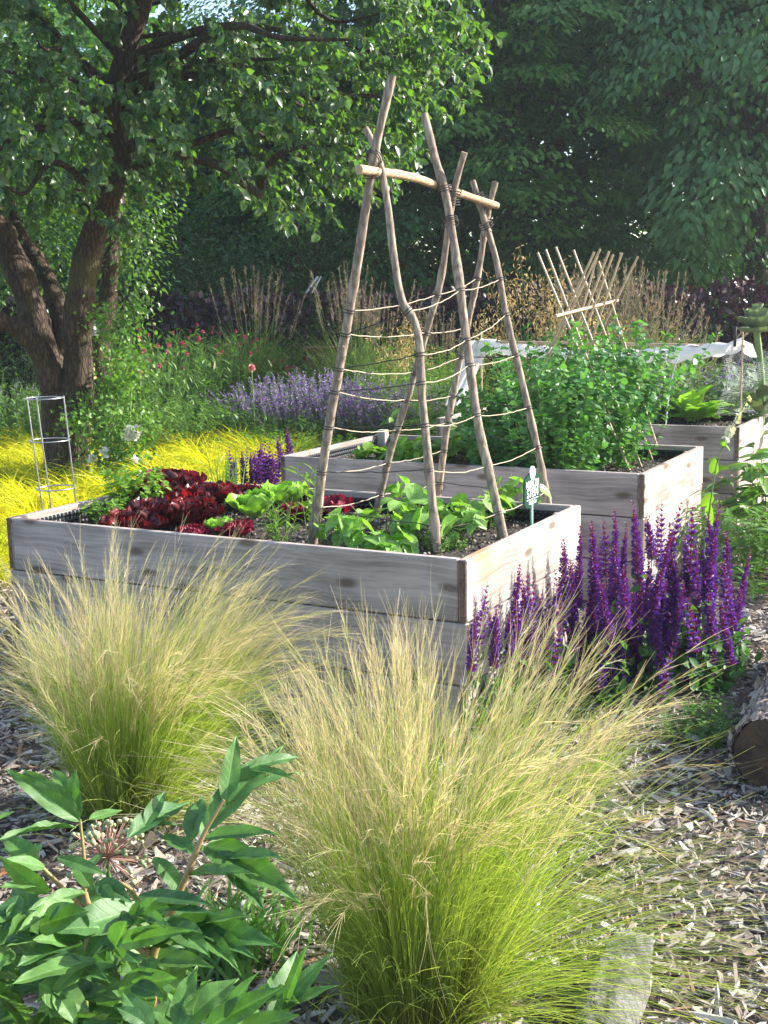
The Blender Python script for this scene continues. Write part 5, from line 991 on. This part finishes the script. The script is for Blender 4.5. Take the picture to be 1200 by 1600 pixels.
wood_tree('drooping light green tree with long leaves at the upper right', 1170, 18.2, 1.95, 9.2, 'wood3', n_=95, per=220, ll=.15, zmin=2.4, layered=.8, droop=1.1, name='drooping_tree')
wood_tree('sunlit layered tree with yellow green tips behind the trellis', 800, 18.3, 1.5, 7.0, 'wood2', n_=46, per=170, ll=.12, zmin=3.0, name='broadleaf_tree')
# far, unlit mass behind the trees
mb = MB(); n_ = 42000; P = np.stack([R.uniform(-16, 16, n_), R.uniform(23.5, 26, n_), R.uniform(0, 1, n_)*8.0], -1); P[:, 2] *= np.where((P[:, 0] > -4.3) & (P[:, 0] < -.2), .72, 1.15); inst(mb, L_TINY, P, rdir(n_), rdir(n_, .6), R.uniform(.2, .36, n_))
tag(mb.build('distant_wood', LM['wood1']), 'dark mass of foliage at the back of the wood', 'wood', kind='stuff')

# ------------------------------------------------------------------ the old fruit tree on the left
TD = 10.3; q = at(100, 760, TD); q[2] = 0; ft = empty('fruit_tree', q, 'old fruit tree with dark forked trunk and wide leafy crown at the left', 'tree'); t0v = np.array(q)
limbs = [([(104, 770), (112, 690), (120, 600), (122, 520), (130, 440), (142, 380), (165, 320), (186, 255), (178, 190), (190, 110), (215, 20), (238, -60), (250, -200)], [.185, .165, .135, .118, .118, .112, .105, .095, .088, .085, .085, .07, .03], 0, -.3),
         ([(96, 770), (94, 690), (86, 600), (62, 530), (42, 460), (18, 395), (-5, 345), (-40, 280), (-90, 190), (-140, 60)], [.17, .15, .125, .125, .12, .115, .11, .09, .07, .03], .05, .5),
         ([(92, 640), (70, 565), (35, 522), (0, 503), (-60, 480), (-140, 400)], [.13, .095, .08, .07, .055, .03], -.05, -.5),
         ([(95, 600), (98, 520), (84, 460), (58, 405), (25, 350), (0, 260)], [.12, .09, .08, .07, .06, .03], .25, .9)]
mb = MB(); LP = []
for pts, rr, o0_, o1_ in limbs:
    k = len(pts); P = smooth_path([at(x, y, TD+o0_+(o1_-o0_)*i/(k-1)) for i, (x, y) in enumerate(pts)], 60); r_ = np.interp(np.linspace(0, 1, 60), np.linspace(0, 1, k), rr)
    P += noise3(P, 3.0, k).reshape(-1, 1)*.012; tube(mb, P, r_*(1+.07*np.sin(np.arange(60)*.9)), 22, .045); LP.append(P)
mb.build('trunk', bark, ft, origin=t0v)
# crown
def bottom(x): return np.interp(x, [-400, -100, 20, 100, 180, 230, 300, 420, 520, 560, 620, 690, 730], [330, 330, 318, 300, 372, 300, 268, 338, 300, 300, 235, 160, 60])
tw = []
while len(tw) < 2700:
    x = R.uniform(-330, 725); y = R.uniform(-330, 375); b = bottom(x)+R.normal(0, 8); d_ = TD+R.normal(0, 1.15)-.2
    if y > b: continue
    # sky gaps and thin parts
    g = 0.5+.5*math.sin(x*.021+d_*1.7)*math.sin(y*.024+d_)+.28*math.sin(x*.057+y*.043+d_*3)
    if g < .32: continue
    if (255 < x < 362 and -110 < y < 24) or (484 < x < 578 and -110 < y < 38):
        if R.random() < .97: continue
    if 205 < x < 560 and b-y < 80 and R.random() < .35: continue
    if not (8.0 < d_ < 12.6): continue
    if d_ < TD+.25 and abs(x-np.interp(y, [-60, 20, 110, 190, 255, 320, 380], [238, 215, 190, 178, 186, 165, 142])) < 20 and R.random() < .8: continue
    tw.append(at(x, y, d_))
tw = np.array(tw)
mb = MB(); nT = len(tw); per = 22; away = nrm(tw-(t0v+[0, 0, 3.2])); ends = tw+(away*[.22, .22, .05]+[0, 0, -.13])*R.uniform(.6, 1.4, (nT, 1)); s = np.linspace(0, 1, 5)[None, :, None]
C = tw[:, None]*(1-s)+ends[:, None]*s+np.array([0, 0, .04])*np.sin(s*3.14)+R.normal(0, .015, (nT, 5, 3)); tubes_thin(mb, C, .0032); tm = MB()
lim = np.concatenate(LP); lim = lim[lim[:, 2] > 2.2]
hubs = tw[R.permutation(nT)[:70]]
for hnb in hubs:
    j = np.argmin(np.linalg.norm(lim-hnb-[0, 0, -.3], axis=1)+R.random(len(lim))*.6); a_ = lim[j]; mid = (a_+hnb)/2+[0, 0, .12*np.linalg.norm(hnb-a_)]; m2_ = a_*.25+hnb*.75+R.normal(0, .12, 3)+[0, 0, .1]; ln = np.linalg.norm(hnb-a_); tube(tm, smooth_path([a_, mid, m2_, hnb], 14), np.linspace(.013+.011*ln, .007, 14), 7, .05)
for pts, r0_, r1_, dz in (([(185, 235), (240, 225), (300, 245), (350, 262), (380, 285), (408, 306)], .05, .03, -.9), ([(408, 304), (415, 265), (440, 240), (475, 228), (520, 240), (560, 262)], .035, .015, -1.1), ([(182, 210), (130, 190), (60, 200), (0, 230), (-60, 260)], .05, .02, -.6), ([(195, 100), (270, 60), (380, 40), (500, 60), (620, 90)], .05, .012, -.5), ([(178, 180), (230, 130), (320, 120), (430, 150), (540, 150), (640, 150)], .055, .012, .3), ([(190, 30), (182, 60), (192, 85)], .02, .03, -.3)):
    P = smooth_path([at(x, y, TD+dz*i/(len(pts)-1)-.2) for i, (x, y) in enumerate(pts)], 24); tube(tm, P, np.linspace(r0_, r1_, 24), 9, .06)
tm.build('branches', bark, ft, origin=t0v); mb.build('twigs', stemB, ft, origin=t0v)
ii = np.repeat(np.arange(nT), per); tt = R.uniform(0, 3.99, len(ii)); i = tt.astype(int); f = (tt-i)[:, None]; Q = C[ii, i]*(1-f)+C[ii, i+1]*f; D = nrm(np.repeat(away, per, 0)*.35+rdir(len(ii))*.75+[0, 0, -.75]); Nn = nrm(rdir(len(ii))+np.repeat(away, per, 0)*.7+[0, 0, .6])
mb = MB(); inst(mb, leaf_tpl(4, .29, .45, .3, .18), Q, D, Nn, R.uniform(.045, .092, len(ii))); mb.build('crown', LM['fruit'], ft, origin=t0v)
# smaller tree close behind, with shoots
q = at(168, 700, 12.0); q[2] = 0; q = np.array(q); st_ = empty('small_tree', q, 'thinner tree trunk just right of and behind the forked fruit tree', 'tree')
mb = MB(); P = smooth_path([q, at(160, 620, 12.0), at(155, 540, 12.0), at(168, 470, 12.0), at(172, 400, 12.0), at(182, 320, 12.1), at(200, 220, 12.3)], 40); tube(mb, P, np.linspace(.13, .06, 40)*(1+.08*np.sin(np.arange(40)*.8)), 14, .06); mb.build('trunk', bark, st_, origin=q)
mb = MB(); c = np.array([at(x, y, 12.0+R.normal(0, .5)) for x, y in [(60, 360), (90, 330), (70, 420), (195, 330), (200, 380), (60, 300), (20, 330), (215, 420), (205, 350), (30, 450), (110, 380), (185, 440), (225, 340), (-20, 420), (-30, 300), (230, 300)]]); leaf_cloud(mb, c, np.full((len(c), 3), .40), 190, .06, L_OVAL); mb.build('crown', LM['fruit'], st_, origin=q)
# bird feeder between the trunks
q = at(131, 522, 10.75); bf = empty('bird_feeder', q, 'dark dome shaped bird feeder hanging behind the trunk', 'bird feeder'); b0 = np.array(bf.location)
mb = MB(); pr = [(0, .15), (.06, .143), (.11, .12), (.15, .065), (.165, 0), (.167, -.015)]; sg_ = 24; V = np.concatenate([[(b0[0]+r_*math.cos(t), b0[1]+r_*math.sin(t), b0[2]+z) for t in np.arange(sg_)/sg_*6.283] for r_, z in pr]); V = np.array(V)
F = np.concatenate([np.stack([k*sg_+np.arange(sg_), k*sg_+(np.arange(sg_)+1) % sg_, (k+1)*sg_+(np.arange(sg_)+1) % sg_, (k+1)*sg_+np.arange(sg_)], 1) for k in range(5)]); mb.add(V, [F]); mb.build('hood', plain('dark_plastic', (.04, .045, .055), .25), bf, origin=b0)
mb = MB(); tube(mb, [b0+[.02, 0, .0], b0+[.02, 0, -.30]], .004, 5); tube(mb, [b0+[0, 0, .1], b0+[0, 0, .5]], .003, 5); mb.build('cord', twineL, bf, origin=b0)
mb = MB(); tube(mb, [b0+[.03, 0, -.30], b0+[.03, 0, -.40]], [.045, .06], 12); mb.build('food_cup', wood_fresh, bf, origin=b0)
# climbing rose on the trunk
rs = empty('white_rose', (*at(165, 735, 9.95)[:2], 0), 'climbing rose with white blooms on the right side of the trunk', 'rose'); r0 = np.array(rs.location); r0[2] = 0
ctl = [[(160, 735), (170, 680), (150, 640), (120, 640)], [(165, 740), (180, 660), (190, 600), (180, 560), (165, 520), (160, 490)], [(165, 740), (200, 680), (205, 600), (215, 560)], [(160, 740), (190, 720), (215, 680), (235, 650)], [(160, 740), (140, 700), (130, 660), (112, 665)], [(165, 700), (175, 600), (190, 540), (200, 500), (215, 480)], [(165, 740), (185, 700), (175, 640), (165, 590)], [(160, 740), (200, 720), (220, 700)]]
mb = MB(); lf = MB()
for c_ in ctl:
    P = smooth_path([at(x+R.normal(0, 3), y, 9.95+R.normal(0, .12)) for x, y in c_], 20); tube(mb, P, np.linspace(.008, .003, 20), 6); n_ = int(420*len(c_)/4); i = R.integers(2, 20, n_); Qr = P[i]+R.normal(0, .075, (n_, 3)); inst(lf, L_ROUND, Qr, rdir(n_, .1), rdir(n_, 1), R.uniform(.018, .05, n_))
mb.build('stems', stemG, rs, origin=r0); lf.build('foliage', LM['green'], rs, origin=r0)
for x, y, s_ in ((205, 675, .075), (214, 672, .06), (165, 708, .06), (145, 717, .055), (200, 681, .05), (211, 718, .04), (212, 682, .045)):
    hc = at(x, y, 9.75); mb = MB(); n_ = 40; D = rdir(n_, .3); inst(mb, L_ROUND, hc+D*.004, D, rdir(n_), s_*R.uniform(.5, 1, n_)); mb.build('flower', LM['white'], rs, origin=r0)
print('tufts', len(tuf), 'objects', len(bpy.data.objects), 'verts', sum(len(m.vertices) for m in bpy.data.meshes))

# ------------------------------------------------------------------ thin scattering box, added to imitate lens glare veiling the wood
mb = MB(); box(mb, (-30, -5, -1), (30, 40, 14), 0); hz = mb.build('glare_haze', plain('haze_surface', (1, 1, 1)), smooth=False); tag(hz, kind='stuff')
m = bpy.data.materials.new('thin_glare_veil'); m.use_nodes = True; n = m.node_tree.nodes; n.clear(); v_ = n.new('ShaderNodeVolumePrincipled'); v_.inputs['Density'].default_value = .0012; v_.inputs['Color'].default_value = (.80, .92, 1, 1); v_.inputs['Anisotropy'].default_value = .3
o_ = n.new('ShaderNodeOutputMaterial'); m.node_tree.links.new(v_.outputs[0], o_.inputs['Volume']); hz.data.materials.clear(); hz.data.materials.append(m)
